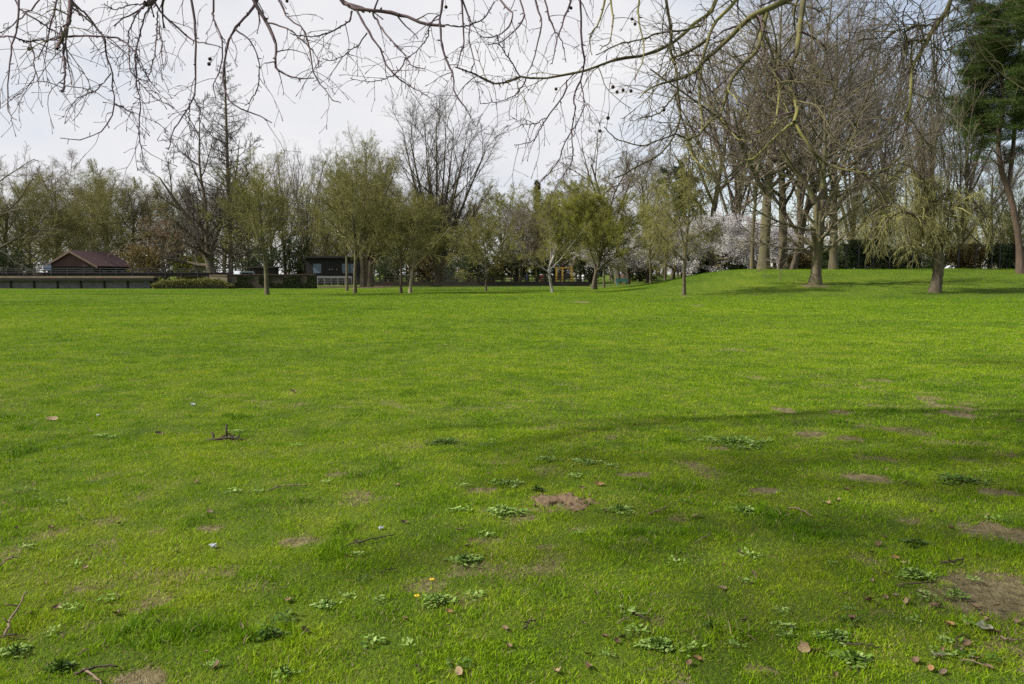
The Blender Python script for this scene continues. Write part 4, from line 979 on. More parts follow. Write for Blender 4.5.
single('sign_board', MB().box((0, 0, .25), (.9, .05, .55)).box((-.3, .04, -.2), (.06, .06, 2.7)).box((.3, .04, -.2), (.06, .06, 2.7)), M['pale_glass'], 'small pale blue board behind the pond railing, left of the pavilion', 'sign', (X(48, 95), 95, Z(269, 95) - .1))

# pavilion
d = 110; w = 7.2; L = 11.0; cx = X(70.5, d); ze = Z(266, d); za = Z(251.2, d)
t = thing('pavilion', 'wooden pavilion with a dark red gabled roof and boarded gable behind the pond wall', 'building', (cx, d, 0))
hw = w / 2 - .45
part('wall', MB().box((0, L / 2, ze / 2 - .1), (2 * hw, L - .8, ze + .1)), M['dark_wood'], t)
part('gable', MB().prism([(-hw - .1, .30, ze - .05), (hw + .1, .30, ze - .05), (0, .30, za - .22)], (0, .12, 0)), M['red_wood'], t)
for s in (-1, 1):
    e = np.array([s * (w / 2 + .15), 0, ze - .12]); a = np.array([0, 0, za])
    nrm = np.array([s * (za - ze), 0, w / 2]); nrm = nrm / np.linalg.norm(nrm) * .14
    r = part('roof', MB().prism([e, a, a + [0, 0, .16], e + nrm], (0, L, 0)), M['roof_tile'], t)
    part('barge_board', MB().prism([e + [0, -.06, -.18], a + [0, -.06, -.2], a + [0, -.06, .12], e + [0, -.06, .1]], (0, .055, 0)), M['barge'], t)
for q in range(3): part('window', MB().box((hw + .02, 3 + q * 2.6, 1.75), (.06, 1.2, .7)), M['pale_glass'], t)
part('opening_shade', MB().box((-.4, .385, 1.5), (2 * hw - 1.6, .04, 1.5)), M['black_wall'], t)  # black panel on the solid wall, painting the shade of an open front
for s in (-1, 1): part('post', MB().box((s * (hw - .1), .1, ze / 2), (.2, .2, ze)), M['dark_wood'], t)

# clipped hedge, sandstone wall end and ivy wall
def leafy_box(x0, x1, y0, y1, z1, n, s, rag=.12, z0=0):
    x = rng.uniform(x0, x1, n); y = rng.uniform(y0, y1, n)
    u = (x - x0) / (x1 - x0); top = z1 * (np.clip(np.minimum(u, 1 - u) * 6, .25, 1) ** .5) * (.85 + .3 * vn(x, y, 1.3, 9))
    z = z0 + (top - z0) * rng.random(n) ** .45 + rng.normal(0, rag * .4, n)
    return np.stack([x, y + rng.normal(0, rag, n), np.maximum(z, .02)], 1)
x0, x1 = X(152, 89), X(233, 89)
t = thing('hedge', 'low yellowish green hedge with a rounded top along the foot of the pond wall', 'hedge', ((x0 + x1) / 2, 89, 0)); hh = (x1 - x0) / 2
part('stems', MB().box((0, 0, .28), (2 * hh - .6, .7, .6), 0, 0, .95), M['core'], t)
part('foliage', MB().leaves(leafy_box(-hh, hh, -.6, .6, .95, 9000, .06), .07), M['hedge'], t)
x0, x1 = X(208, 90.4), X(226, 90.4)
t = thing('stone_wall', 'short pale sandstone wall end between the hedge and the ivy wall', 'wall', ((x0 + x1) / 2, 91.2, 0))
part('masonry', MB().box((0, 0, .62), (x1 - x0, .5, 1.6)), M['sandstone'], t); part('coping', MB().box((0, 0, 1.47), (x1 - x0 + .1, .6, .1)), M['tan_edge'], t)
x0, x1 = X(226, 90), X(315, 90); hh = (x1 - x0) / 2
t = thing('ivy_wall', 'dark low wall overgrown with ivy behind the lone small tree', 'wall', ((x0 + x1) / 2, 90.6, 0))
part('masonry', MB().box((0, 0, .66), (2 * hh, .5, 1.7)), M['timber'], t); part('coping', MB().box((0, 0, 1.55), (2 * hh + .1, .6, .08)), M['red_wood'], t)
C = np.stack([rng.uniform(-hh, hh, 9000), rng.uniform(-.34, -.24, 9000), 1.5 * rng.random(9000)], 1); C = C[vn(C[:, 0], C[:, 2], .9, 4) > .33 + .0 * C[:, 0]]
part('ivy', MB().leaves(C, .06), M['evergreen'], t)

# kiosk, shed, van, benches
d = 122; x0, x1 = X(306, d), X(362, d); hh = (x1 - x0) / 2; zt = Z(258, d)
t = thing('kiosk', 'black flat roofed kiosk with two pale blue windows behind the left pair of young trees', 'building', ((x0 + x1) / 2, d, 0))
part('wall', MB().box((0, 2, zt / 2), (2 * hh, 4, zt)), M['black_wall'], t); part('roof', MB().box((0, 1.8, zt + .13), (2 * hh + .8, 5, .26)), M['dark_wood'], t)
for px, ww in ((317.5, 1.2), (346, 1.1), (352.5, .6)):
    f = part('window', MB().box((X(px, d) - (x0 + x1) / 2, -.03, Z(268.5, d)), (ww + .12, .05, 1.55)), M['steel'], t)
    part('pane', MB().box((X(px, d) - (x0 + x1) / 2, -.065, Z(268.5, d)), (ww, .03, 1.4)), M['pale_glass'], f)
for px in (330, 332.5, 337): part('lamp', MB().ball((X(px, d) - (x0 + x1) / 2, -.15, Z(269.5, d)), .14, 8, 6), M['white'], t)
d = 112
for q, (px, lab) in enumerate(((316, 'leftmost white terrace table before the black kiosk'), (326, 'second white terrace table from the left before the black kiosk'), (337, 'third white terrace table from the left before the black kiosk'), (347, 'rightmost white terrace table before the black kiosk'))):
    t = thing('terrace_table', lab, 'table', (X(px, d), d, 0), .1 * q, 'white terrace tables')
    part('tabletop', MB().box((0, 0, .74), (1.25, .8, .06)), M['white'], t); part('seat', MB().box((0, -.62, .44), (1.25, .26, .05)), M['white'], t); part('seat', MB().box((0, .62, .44), (1.25, .26, .05)), M['white'], t)
    for s in (-1, 1): part('leg', MB().box((s * .5, 0, .36), (.08, 1.3, .07)).box((s * .5, -.3, .35), (.08, .07, .72)).box((s * .5, .3, .35), (.08, .07, .72)), M['steel'], t)
d = 116; x0, x1 = X(310, d), X(352, d)
t = thing('terrace_rail', 'low white rail with dark gaps in front of the black kiosk', 'railing', ((x0 + x1) / 2, d, 0))
part('rail', MB().box((0, 0, 1.15), (x1 - x0, .1, .3)), M['white'], t)
for q in range(7): part('post', MB().box((-(x1 - x0) / 2 + .1 + q * (x1 - x0 - .2) / 6, .0, .5), (.1, .1, 1.02)), M['white'], t)
d = 118; x0, x1 = X(249, d), X(274, d)
t = thing('shed', 'low dark brown shed behind the ivy wall', 'building', ((x0 + x1) / 2, d, 0))
part('wall', MB().box((0, 1.2, 1.25), (x1 - x0, 2.4, 2.5)), M['dark_wood'], t); part('roof', MB().box((0, 1.2, 2.6), (x1 - x0 + .5, 3, .18)), M['timber'], t); part('door', MB().box((.3, -.03, 1.1), (.9, .05, 2.0)), M['black_wall'], t)

def car(name, label, cat, loc, rot, paint, Lc=4.3, H=1.45, Wd=1.75, van=False):
    t = thing(name, label, cat, loc, rot)
    if van: prof = [(-2.4, .35), (-2.4, 1.2), (-2.2, 1.95), (-1.9, 2.05), (1.3, 2.05), (1.9, 1.25), (2.4, 1.05), (2.45, .35)]
    else: prof = [(-2.1, .35), (-2.12, .85), (-1.85, .98), (-1.25, 1.40), (.15, 1.45), (.95, .98), (1.95, .85), (2.15, .6), (2.12, .35)]
    part('body', MB().prism([(x, -Wd / 2, z) for x, z in prof], (0, Wd, 0)), M[paint], t)
    sw = [(-1.9, 1.3), (-1.8, 1.85), (1.15, 1.85), (1.6, 1.3)] if van else [(-1.55, 1.02), (-1.1, 1.34), (.1, 1.38), (.62, 1.02)]
    for s in (-1, 1):
        part('side_window', MB().prism([(x, s * (Wd / 2 + .004) - .01, z) for x, z in sw], (0, .02, 0)), M['glass_dark'], t)
        for x in (-1.35, 1.35):
            wm = MB(); a = np.arange(18) * 2 * PI / 18
            wm.prism([(x + .32 * math.cos(v), s * (Wd / 2 - .09) - .1, .32 + .32 * math.sin(v)) for v in a], (0, .2, 0)); w_ = part('wheel', wm, M['rubber'], t)
            part('rim', MB().prism([(x + .2 * math.cos(v), s * (Wd / 2 + .015) - .01, .32 + .2 * math.sin(v)) for v in a], (0, .02, 0)), M['silver'], w_)
        part('headlight', MB().box((2.1 if not van else 2.42, s * .6, .72), (.12, .32, .14)), M['white'], t)
car('parked_van', 'pale blue white van parked behind the ivy wall, left of the low brown shed', 'van', (X(243, 113), 113, g0(X(243, 113), 113)), 1.35, 'van_white', van=True)
car('parked_car', 'silver car parked behind the ragged willow, half hidden by the mound', 'car', (X(962, 97), 97, g0(X(962, 97), 97)), .15, 'silver')

# long dark timber rail
d = 108; x0, x1 = X(372, d), X(590, d); hl = x1 - x0
t = thing('timber_rail', 'long low dark timber rail across the middle of the far lawn edge', 'railing', ((x0 + x1) / 2, d, 0))
for z, hgt in ((.30, .62), (.82, .12), (1.18, .14)): part('rail', MB().box((0, 0, z), (hl, .1, hgt)), M['timber'], t)
for q in range(19): part('post', MB().box((-hl / 2 + .15 + q * (hl - .3) / 18, .12, .6), (.14, .13, 1.4)), M['dark_wood'], t)

# playground
d = 118
t = thing('climbing_frame', 'yellow posted playground frame behind the timber rail', 'playground frame', (X(564, d), d, 0))
for px in (556.5, 562.5, 571.5): part('post', MB().box((X(px, d) - X(564, d), 0, 1.25), (.24, .24, 2.5)), M['yellow'], t)
part('crossbar', MB().box((0, 0, 2.52), (2.6, .14, .14)), M['yellow'], t); part('platform', MB().box((.1, .5, .9), (2.2, 1, .1)), M['timber'], t); part('panel', MB().box((.1, .98, 1.3), (2.2, .06, .7)), M['dark_wood'], t)
d = 112
t = thing('spring_rocker', 'red playground post with a dark seat beside the white birch', 'playground toy', (X(541, d), d, 0))
part('post', MB().box((0, 0, .75), (.26, .24, 1.5)), M['red'], t); part('seat', MB().box((.55, 0, .85), (.85, .35, .16)).box((.7, 0, .4), (.16, .16, .8)), M['dark_wood'], t)
d = 101
t = thing('park_bench', 'small teal bench on the grass under the white blossom', 'bench', (X(622, d), d, g0(X(622, d), d)), .1)
part('seat', MB().box((0, 0, .45), (1.5, .42, .06)), M['teal'], t); part('backrest', MB().box((0, .24, .68), (1.5, .05, .3)), M['teal'], t)
for s in (-1, 1): part('leg', MB().box((s * .6, 0, .21), (.08, .4, .42)), M['teal'], t)
d = 150
t = thing('tent', 'small white gabled tent behind the fan shaped tree', 'tent', (X(448, d), d, 0))
part('canopy', MB().prism([(-1.5, 0, Z(262, d)), (1.5, 0, Z(262, d)), (0, 0, Z(256.5, d))], (0, 4, 0)), M['white'], t); part('side_panel', MB().box((0, 2, Z(262, d) / 2), (2.8, 3.8, Z(262, d))), M['white'], t)
d = 125; x0, x1 = X(780, d), X(832, d); gz = 2.05; hw = (x1 - x0) / 2
t = thing('house', 'pale house with a low grey roof behind the mound trunks', 'house', ((x0 + x1) / 2, d, gz))
part('wall', MB().box((0, 3, 1.2), (2 * hw - .4, 6, 2.5)), M['render'], t)
for s in (0, 1): part('roof', MB().prism([(-hw - .2, -.4 if s == 0 else 6.4, 2.4), (-hw - .2, 3, 4.0), (-hw - .2, 3, 4.15), (-hw - .2, -.4 if s == 0 else 6.4, 2.55)], (2 * hw + .4, 0, 0)), M['grey_roof'], t)
for q in (-1.6, 0, 1.6):
    f = part('window', MB().box((q, -.02, 1.4), (1.0, .06, 1.0)), M['white'], t); part('pane', MB().box((q, -.055, 1.4), (.84, .03, .84)), M['glass_dark'], f)

# wire fence behind the mound
d = 82; xs = [X(p, d) for p in (845, 858, 873, 889, 912, 936, 958, 975, 991, 999, 1030, 1060)]
t = thing('wire_fence', 'wire fence on thin dark posts along the back of the mound', 'fence', (xs[0], d, 2.0))
for x in xs: part('post', MB().box((x - xs[0], 0, g0(x, d) - 2.0 + 1.25), (.09, .09, 2.6)), M['steel'], t)
for z in (.4, 1.0, 1.6, 2.3):
    p = np.array([[x - xs[0], 0, g0(x, d) - 2.0 + z] for x in xs]); part('wire', MB().tubes(p, np.full(len(xs), .008), 4), M['steel'], t)

# soil bed and path
def sheet(name, pts, mat, dz=.006):
    bm = MB(); n = 24
    (xa, ya), (xb, yb), wd = pts
    u = np.linspace(0, 1, n); x = xa + (xb - xa) * u; y = ya + (yb - ya) * u
    rows = []
    for v in np.linspace(-.5, .5, 6):
        yy = y + v * wd * (1 + .25 * np.sin(u * 9)); rows.append(np.stack([x, yy, G(x, yy) + dz], 1))
    V = np.stack(rows).reshape(-1, 3); i = (np.arange(5)[:, None] * n + np.arange(n - 1)).ravel()
    bm.add(V, np.stack([i, i + 1, i + n + 1, i + n], 1)); setting(name, bm.mesh(name, M[mat], True))
sheet('soil_bed', ((X(314, 100), 100), (X(388, 100), 101), 12), 'soil', .02)
sheet('path', ((X(590, 104), 104), (X(640, 112), 112), 3.5), 'asphalt', .03)

# people far off
M['skin'] = m_plain('skin', (.45, .28, .20)); M['jacket_blue'] = m_plain('blue_jacket', (.05, .07, .22)); M['trousers'] = m_plain('dark_trousers', (.03, .03, .04)); M['white_shirt'] = m_plain('pale_clothes', (.55, .56, .60)); M['pink'] = m_plain('pink_coat', (.55, .33, .33)); M['hair'] = m_plain('dark_hair', (.03, .022, .016))
def person(label, px, d, top, bottom, rot, stride=.18, h=1.7):
    x = X(px, d); z = g0(x, d)
    t = thing('person', label, 'person', (x, d, z), rot)
    me = bpy.data.meshes.new('body'); s = stride
    vs = [(0, 0, .95), (0, 0, 1.18), (0, 0, 1.38), (0, 0, 1.50), (0, .02, 1.60), (0, .02, 1.72),
          (-.09, 0, .90), (-.10, s, .50), (-.10, s * .9, .08), (-.10, s * .9 + .16, .03), (.09, 0, .90), (.10, -s * .6, .50), (.10, -s * 1.3, .10), (.10, -s * 1.3 + .15, .03),
          (-.19, 0, 1.40), (-.24, -s * .6, 1.14), (-.22, -s * .2, .90), (-.21, -.0, .80), (.19, 0, 1.40), (.24, s * .6, 1.14), (.22, s * .9, .90), (.21, s * 1.1, .80)]
    es = [(0, 1), (1, 2), (2, 3), (3, 4), (4, 5), (0, 6), (6, 7), (7, 8), (8, 9), (0, 10), (10, 11), (11, 12), (12, 13), (2, 14), (14, 15), (15, 16), (16, 17), (2, 18), (18, 19), (19, 20), (20, 21)]
    rr = [.15, .14, .16, .06, .095, .085, .10, .07, .05, .04, .10, .07, .05, .04, .07, .05, .04, .035, .07, .05, .04, .035]
    me.from_pydata(vs, es, []); o = link('body', me, t)
    m = o.modifiers.new('skin', 'SKIN'); m.use_smooth_shade = True
    for v, r in zip(me.skin_vertices[0].data, rr): v.radius = (r, r * .8)
    me.skin_vertices[0].data[0].use_root = True
    o.modifiers.new('sub', 'SUBSURF').levels = 1
    dg = bpy.context.evaluated_depsgraph_get(); m2 = bpy.data.meshes.new_from_object(o.evaluated_get(dg)); o.modifiers.clear(); o.data = m2
    m2.materials.clear()
    for k_ in ('skin', top, bottom): m2.materials.append(M[k_])
    for p in m2.polygons:
        c = p.center; p.material_index = 0 if (c.z > 1.48 or (abs(c.x) > .15 and c.z < .88 and c.z > .70)) else (1 if c.z > .93 or abs(c.x) > .19 else 2); p.use_smooth = True
    part('hair', MB().ball((0, -.01, 1.70), (.098, .105, .09), 12, 8), M['hair'], t, True)
person('person in a blue jacket and dark trousers walking beside the timber rail', 527, 106, 'jacket_blue', 'trousers', 1.3)
person('person in pale clothes beside the yellow playground frame, the left of two', 578.5, 119, 'white_shirt', 'trousers', .6)
person('person in pale clothes beside the yellow playground frame, the right of two', 583, 121, 'white_shirt', 'white_shirt', -.8)
person('person in a long pink coat standing under the white blossom', 623, 112, 'pink', 'pink', 2.6, .08)

# ------------------------------------------------------------------ small things lying on the lawn
M['leaf_tan'] = m_plain('dry_tan_leaf', (.29, .21, .115), (.18, .125, .07), 22, .7); M['leaf_orange'] = m_plain('orange_brown_leaf', (.32, .18, .07), (.20, .115, .05), 22, .7)
M['leaf_grey'] = m_plain('grey_green_leaf', (.30, .30, .20), (.20, .20, .13), 22, .7); M['leaf_brown'] = m_plain('brown_leaf', (.165, .105, .058), (.095, .06, .036), 22, .75)
M['stick'] = m_plain('dead_twig', (.22, .16, .11), (.11, .08, .055), 25, .9, .2, 0, (1, 1, 1)); M['stick_dark'] = m_plain('wet_dark_twig', (.07, .05, .035), (.035, .027, .02), 25, .9)
M['paper'] = m_plain('white_scrap', (.5, .52, .55), (.36, .38, .42), 30, .7)
M['weed'] = m_leaf('pale_weed_leaves', [(0, (.10, .19, .025)), (.6, (.20, .31, .06)), (1, (.32, .42, .14))], .25, .5)
M['weed_dark'] = m_leaf('dark_weed_leaves', [(0, (.040, .085, .010)), (.6, (.075, .14, .018)), (1, (.14, .21, .045))], .25, .5)
M['petal'] = m_plain('yellow_petals', (.72, .52, .02), (.6, .4, .015), 40, .6)
M['earth'] = m_plain('loose_earth', (.19, .135, .085), (.075, .052, .033), 18, 1, .05, .02)
M['hole_shade'] = m_plain('hole_earth_painted_shade', (.035, .026, .018), None, 20, 1, .05)

def leaf_mesh(s, kind, curl, seed):
    r_ = random.Random(seed)
    n = 24; mb = MB(); rim = []
    for q in range(n):
        a = 2 * PI * q / n
        if kind == 'lobed': rad = (.62 + .16 * abs(math.cos(2.5 * a)) + .22 * abs(math.cos(a))) * (1 if abs(a - PI) > .4 else .7) + r_.uniform(-.09, .09)
        else: rad = 1.0 / math.sqrt((math.cos(a) / 1.0) ** 2 + (math.sin(a) / .52) ** 2) + r_.uniform(-.05, .05)
        rim.append((rad * math.cos(a), rad * math.sin(a)))
    V = [(0, 0, 0)]; tw = r_.uniform(-.5, .5)
    for f in (.5, 1.0):
        for (x, y) in rim:
            x, y = x * f, y * f
            V.append((x, y, curl * (y * y * 1.2 + .35 * x * x) + tw * x * y * .5 + r_.uniform(-.04, .04)))
    V = np.array(V) * s
    T = [(0, 1 + q, 1 + (q + 1) % n) for q in range(n)]; Q = [(1 + q, 1 + n + q, 1 + n + (q + 1) % n, 1 + (q + 1) % n) for q in range(n)]
    mb.add(V, Q, T); mb.add(V - [0, 0, .0012], [q[::-1] for q in Q], [t_[::-1] for t_ in T])
    mb.tubes(np.array([(-s * .2, 0, .001), (-s * .9, 0, .004), (-s * 1.4, s * .12, .012)]), np.array([.0016, .0014, .001]), 4)
    return mb
LEAVES = [(804, 653, .038, 'lobed', 'leaf_tan', (1.05, .2, -.4), 'large tan lobed leaf standing on edge in the grass near the bottom right'),
          (949, 628, .036, 'lobed', 'leaf_orange', (.2, .1, .9), 'orange brown leaf lying flat near the bare dark soil'), (985, 632, .055, 'lobed', 'leaf_grey', (.15, .1, .2), 'large grey green lobed leaf lying flat at the right'),
          (938, 660, .042, 'oval', 'leaf_grey', (.7, .3, 1.2), 'pale grey green oval leaf tilted in the grass below the orange leaf'), (931, 673, .030, 'oval', 'leaf_orange', (.3, .1, 2.2), 'small orange leaf close to the bottom edge at the right'),
          (885, 601, .030, 'oval', 'leaf_tan', (.5, .2, .3), 'small pinkish tan leaf left of the bare dark soil'), (895, 560, .035, 'oval', 'leaf_orange', (.3, .1, .1), 'orange leaf by a dark stick at the right'),
          (305, 634, .030, 'lobed', 'leaf_brown', (.6, .4, .5), 'red brown curled leaf between weeds at the lower left'), (459, 676, .040, 'oval', 'leaf_tan', (.25, .1, 2.5), 'long tan leaf at the very bottom of the lawn'),
          (599, 486, .055, 'oval', 'leaf_orange', (.4, .1, .2), 'bright orange leaf right of the molehill'), (593, 479, .035, 'oval', 'leaf_orange', (.3, .1, .9), 'smaller orange leaf just above the bright orange leaf'),
          (582, 490, .04, 'oval', 'leaf_brown', (.3, .2, .3), 'brown leaf touching the edge of the molehill'), (696, 519, .05, 'oval', 'leaf_tan', (.4, .1, 1.9), 'tan leaf in the middle right of the lawn'),
          (52, 421, .085, 'oval', 'leaf_tan', (.5, .1, .1), 'pale tan leaf far out on the left lawn'), (89, 433, .05, 'oval', 'leaf_tan', (.4, .2, .8), 'small yellowish leaf right of the pale tan leaf'), (159, 435, .06, 'oval', 'leaf_brown', (.5, .2, .4), 'dark brown leaf left of the broken stems'),
          (293, 393, .09, 'oval', 'leaf_tan', (.5, .2, .6), 'pale leaf far out left of the middle lawn'), (682, 352, .11, 'oval', 'leaf_tan', (.9, .2, .6), 'bright tan leaf far out on the right lawn'), (356, 545, .03, 'oval', 'leaf_tan', (.9, .3, .6), 'small tan leaf standing up by the pale stick'),
          (405, 622, .028, 'oval', 'leaf_tan', (.4, .2, 1.1), 'small tan leaf left of the yellow flowers'), (449, 615, .025, 'oval', 'leaf_orange', (.4, .2, .1), 'little orange leaf below the yellow flowers'),
          (588, 670, .04, 'oval', 'leaf_tan', (.4, .2, .9), 'tan leaf at the bottom left of the bright weed clump'), (697, 662, .035, 'oval', 'leaf_orange', (.3, .3, .3), 'orange leaf low to the right of the bright weed clump'),
          (722, 591, .04, 'oval', 'leaf_tan', (.2, .2, .3), 'pale tan leaf above the small dark weed'), (588, 669, .02, 'oval', 'leaf_brown', (.2, .2, 2.3), 'little brown leaf beside the tan leaf at the bottom'),
          (920, 596, .045, 'oval', 'leaf_tan', (.3, .2, .4), 'light tan leaf on the bare soil'), (996, 609, .03, 'oval', 'leaf_orange', (.4, .2, 1.4), 'orange leaf on the dark soil at the right edge')]
for q, (px, py, s, kd, mt, tilt, lab) in enumerate(LEAVES):
    b = ground_px(px, py)
    s *= .74; o = single('fallen_leaf', leaf_mesh(s, kd, .6, q), M[mt], lab, 'leaf', b + [0, 0, .012 + s * .3 * tilt[0]], 0)
    o.rotation_euler = (tilt[0], tilt[1], tilt[2] * 2)
lp = [leaf_mesh(.017, 'lobed' if q % 2 else 'oval', .9, 70 + q).mesh('little_leaf', M[m_]) for q, m_ in enumerate(('leaf_brown', 'leaf_tan', 'leaf_brown', 'leaf_brown', 'stick'))]
for q in range(95):
    py = 470 + 210 * random.random() ** .8; px = random.uniform(5, 1020) if q % 2 else random.uniform(820, 1022)
    b = ground_px(px, py); o = link('fallen_leaf', lp[q % 5], None, b + [0, 0, .012])
    tag(o, 'small curled dry leaf scattered in the grass', 'leaf', 'small dry leaves scattered over the near lawn')
    o.rotation_euler = (random.uniform(-.5, .5), random.uniform(-.5, .5), random.uniform(0, 6)); k = random.uniform(.7, 1.5); o.scale = (k, k, k)

STICKS = [((4, 641), (13, 630), (27, 606), .007, 'stick', 'thick crooked stick with a forked end at the left edge'), ((0, 641), (12, 640), (25, 640), .004, 'stick_dark', 'dark stick crossing the foot of the crooked stick at the left edge'),
          ((84, 673), (97, 684), (104, 690), .006, 'stick', 'short pale stick end at the bottom left edge'), ((75, 677), (96, 673), (118, 671), .006, 'stick_dark', 'dark brown stick lying above the bare soil at the bottom left'),
          ((78, 659), (84, 657), (90, 654), .003, 'stick', 'thin tan twig beside the dark weed at the bottom left'), ((788, 510), (800, 513), (813, 519), .006, 'stick', 'pale tan stick on the right lawn'),
          ((342, 549), (368, 544), (395, 538), .005, 'stick_dark', 'long dark twig left of the middle'), ((380, 576), (388, 574), (396, 572), .004, 'stick_dark', 'short dark twig on the middle left lawn'),
          ((268, 492), (285, 489), (308, 488), .006, 'stick', 'faint long twig far out left of the middle'), ((0, 568), (8, 565), (18, 560), .006, 'stick', 'pale stick end at the left edge of the lawn'),
          ((735, 630), (748, 640), (756, 646), .003, 'stick', 'thin bent twig right of the bright weed clump') , ((630, 614), (640, 621), (650, 624), .004, 'stick_dark', 'dark thin twig above the bright weed clump'),
          ((620, 625), (626, 624), (633, 625), .003, 'stick', 'short pale twig above the bright weed clump'), ((940, 565), (952, 566), (963, 562), .007, 'stick_dark', 'short thick dark stick by the orange leaf'),
          ((897, 588), (918, 588), (935, 586), .005, 'stick_dark', 'long dark stick on the bare ground at the right'), ((845, 648), (860, 650), (880, 650), .004, 'stick_dark', 'dark twig lying across the light green weed'),
          ((752, 574), (755, 578), (757, 583), .004, 'stick', 'little upright pale twig at the right of the lawn'), ((955, 652), (958, 644), (962, 636), .004, 'stick_dark', 'small dark forked twig under the grey green leaf'),
          ((960, 664), (975, 668), (990, 672), .003, 'stick', 'thin grey twig in the bottom right corner'), ((415, 669), (418, 672), (421, 676), .003, 'stick_dark', 'tiny dark twig at the bottom middle'),
          ((1000, 640), (1010, 645), (1022, 644), .005, 'stick', 'pale brown stick by the right edge'), ((524, 631), (530, 628), (536, 625), .005, 'stick_dark', 'short dark twig in the bottom middle of the lawn'),
          ((695, 545), (705, 541), (712, 536), .004, 'stick', 'faint pale twig above the small dark weed'), ((648, 517), (658, 514), (668, 511), .006, 'stick', 'pale twig right of the molehill')]
for q, (a, b, c, r, mt, lab) in enumerate(STICKS):
    A, B_, C_ = (ground_px(*v) for v in (a, b, c))
    pts = spline(np.array([A + [0, 0, .012], B_ + [0, 0, .024 + (.03 if q == 0 else 0)], C_ + [0, 0, .016 + (.05 if q == 0 else 0)]]) - A, 12); pts[1:-1] += np.random.default_rng(q).normal(0, .003, (10, 3))
    mb = MB().tubes(pts, np.linspace(r, r * .55, 12) * (1 + .12 * np.random.default_rng(q).normal(size=12)), 6, 0, .5, True)
    for j in (4, 8):
        dv = np.random.default_rng(q * 7 + j).normal(0, .5, 3); dv[2] = abs(dv[2]) * .5 + .1
        mb.tubes(np.array([pts[j], pts[j] + dv * r * 5, pts[j] + dv * r * 8]), np.array([r * .6, r * .45, r * .3]), 5, 0, .5, True)
    single('fallen_twig', mb, M[mt], lab, 'twig', A, 0, None, True)

def weed(px, py, rad, mat, label, n, seed, flowers=0):
    b = ground_px(px, py); r_ = np.random.default_rng(seed); rad *= .85 if mat == 'weed' else .66
    t = thing('weed_plant', label, 'weed', b)
    mb = MB()
    for q in range(n):
        a = r_.uniform(0, 2 * PI); d = rad * r_.random() ** .6 * (1 + .35 * math.sin(3 * a + seed)) ; x, y = d * math.cos(a), d * math.sin(a) * .8
        L = r_.uniform(.008, .017) * min(1.8, (rad / .08) ** .5); tl = r_.uniform(-.2, 1.2); h = r_.uniform(.008, .036) * (1 - .5 * d / rad)
        az = a + r_.normal(0, .8); u = np.array([math.cos(az) * math.cos(tl), math.sin(az) * math.cos(tl), math.sin(tl) * .6]); v = np.array([-math.sin(az), math.cos(az), 0]); wv = np.cross(u, v)
        c = np.array([x, y, float(G(b[0] + x, b[1] + y)) - b[2] + h])
        out = [c + L * (u * (i_) + v * j_ + wv * k_) for i_, j_, k_ in ((-.9, 0, 0), (-.5, .42, .10), (.1, .55, .10), (.7, .36, -.02), (1.0, 0, -.10), (.7, -.36, -.02), (.1, -.55, .10), (-.5, -.42, .10))] + [c + L * wv * -.03]
        mb.add(np.array(out), None, [(8, i_, (i_ + 1) % 8) for i_ in range(8)], 0, float(r_.random()))
    link('foliage', mb.mesh('weed', M[mat]), t)
    st = MB()
    for q in range(max(4, n // 8)):
        a = r_.uniform(0, 2 * PI); d = rad * .6 * r_.random(); st.tubes(np.array([(0, 0, -.01), (d * .5 * math.cos(a), d * .5 * math.sin(a), .02), (d * math.cos(a), d * math.sin(a), .045)]), np.array([.0022, .0018, .0014]), 4, 0, .3)
    link('stem', st.mesh('weed_stem', M['weed_dark']), t)
WEEDS = [(657, 648, .085, 'weed', 'bright pale green clump of rounded weed leaves at the bottom middle', 90), (833, 640, .09, 'weed', 'light green weed patch behind the large tan leaf', 70), (853, 662, .09, 'weed', 'light green weed patch below the dark twig at the bottom right', 80),
         (437, 603, .10, 'weed', 'pale weed patch beside the yellow flowers', 55), (268, 637, .12, 'weed_dark', 'dark green weed with silvery leaves left of the red brown leaf', 60), (14, 655, .08, 'weed', 'pale weed clump at the left edge', 50), (60, 671, .08, 'weed_dark', 'dark shiny weed at the bottom left beside the dark stick', 70),
         (465, 562, .12, 'weed', 'grey green weed patch left of the middle', 55), (507, 485, .16, 'weed', 'pale weed patch left of the molehill', 45), (505, 514, .15, 'weed', 'weed patch below and left of the molehill', 60), (710, 628, .045, 'weed_dark', 'small dark green weed on bare soil', 26),
         (915, 577, .11, 'weed', 'light weed patch beside the bare dark soil', 60), (955, 597, .07, 'weed', 'small light weed on the bare soil', 32), (742, 512, .12, 'weed', 'pale green weed left of the pale tan stick', 45), (735, 443, .40, 'weed', 'wide pale weed patch far out on the right lawn', 130),
         (545, 461, .14, 'weed', 'pale weed above the molehill, the left of two', 36), (586, 464, .16, 'weed', 'pale weed above the molehill, the right of two', 40), (960, 482, .3, 'weed_dark', 'dark weed patch out at the right', 100), (537, 491, .10, 'weed_dark', 'dark weed touching the left edge of the molehill', 40),
         (620, 512, .12, 'weed', 'weed patch right of the molehill', 45), (325, 608, .07, 'weed', 'small weed above the red brown leaf', 30), (285, 677, .06, 'weed', 'small pale weed at the bottom left edge', 34), (915, 545, .12, 'weed_dark', 'dark weed above the orange leaf at the right', 45), (445, 443, .25, 'weed_dark', 'dark weed patch far out left of the middle', 60)]
for q, (px, py, r, mt, lab, n) in enumerate(WEEDS): weed(px, py, r, mt, lab, int(n * 2.6), 300 + q)
small = []
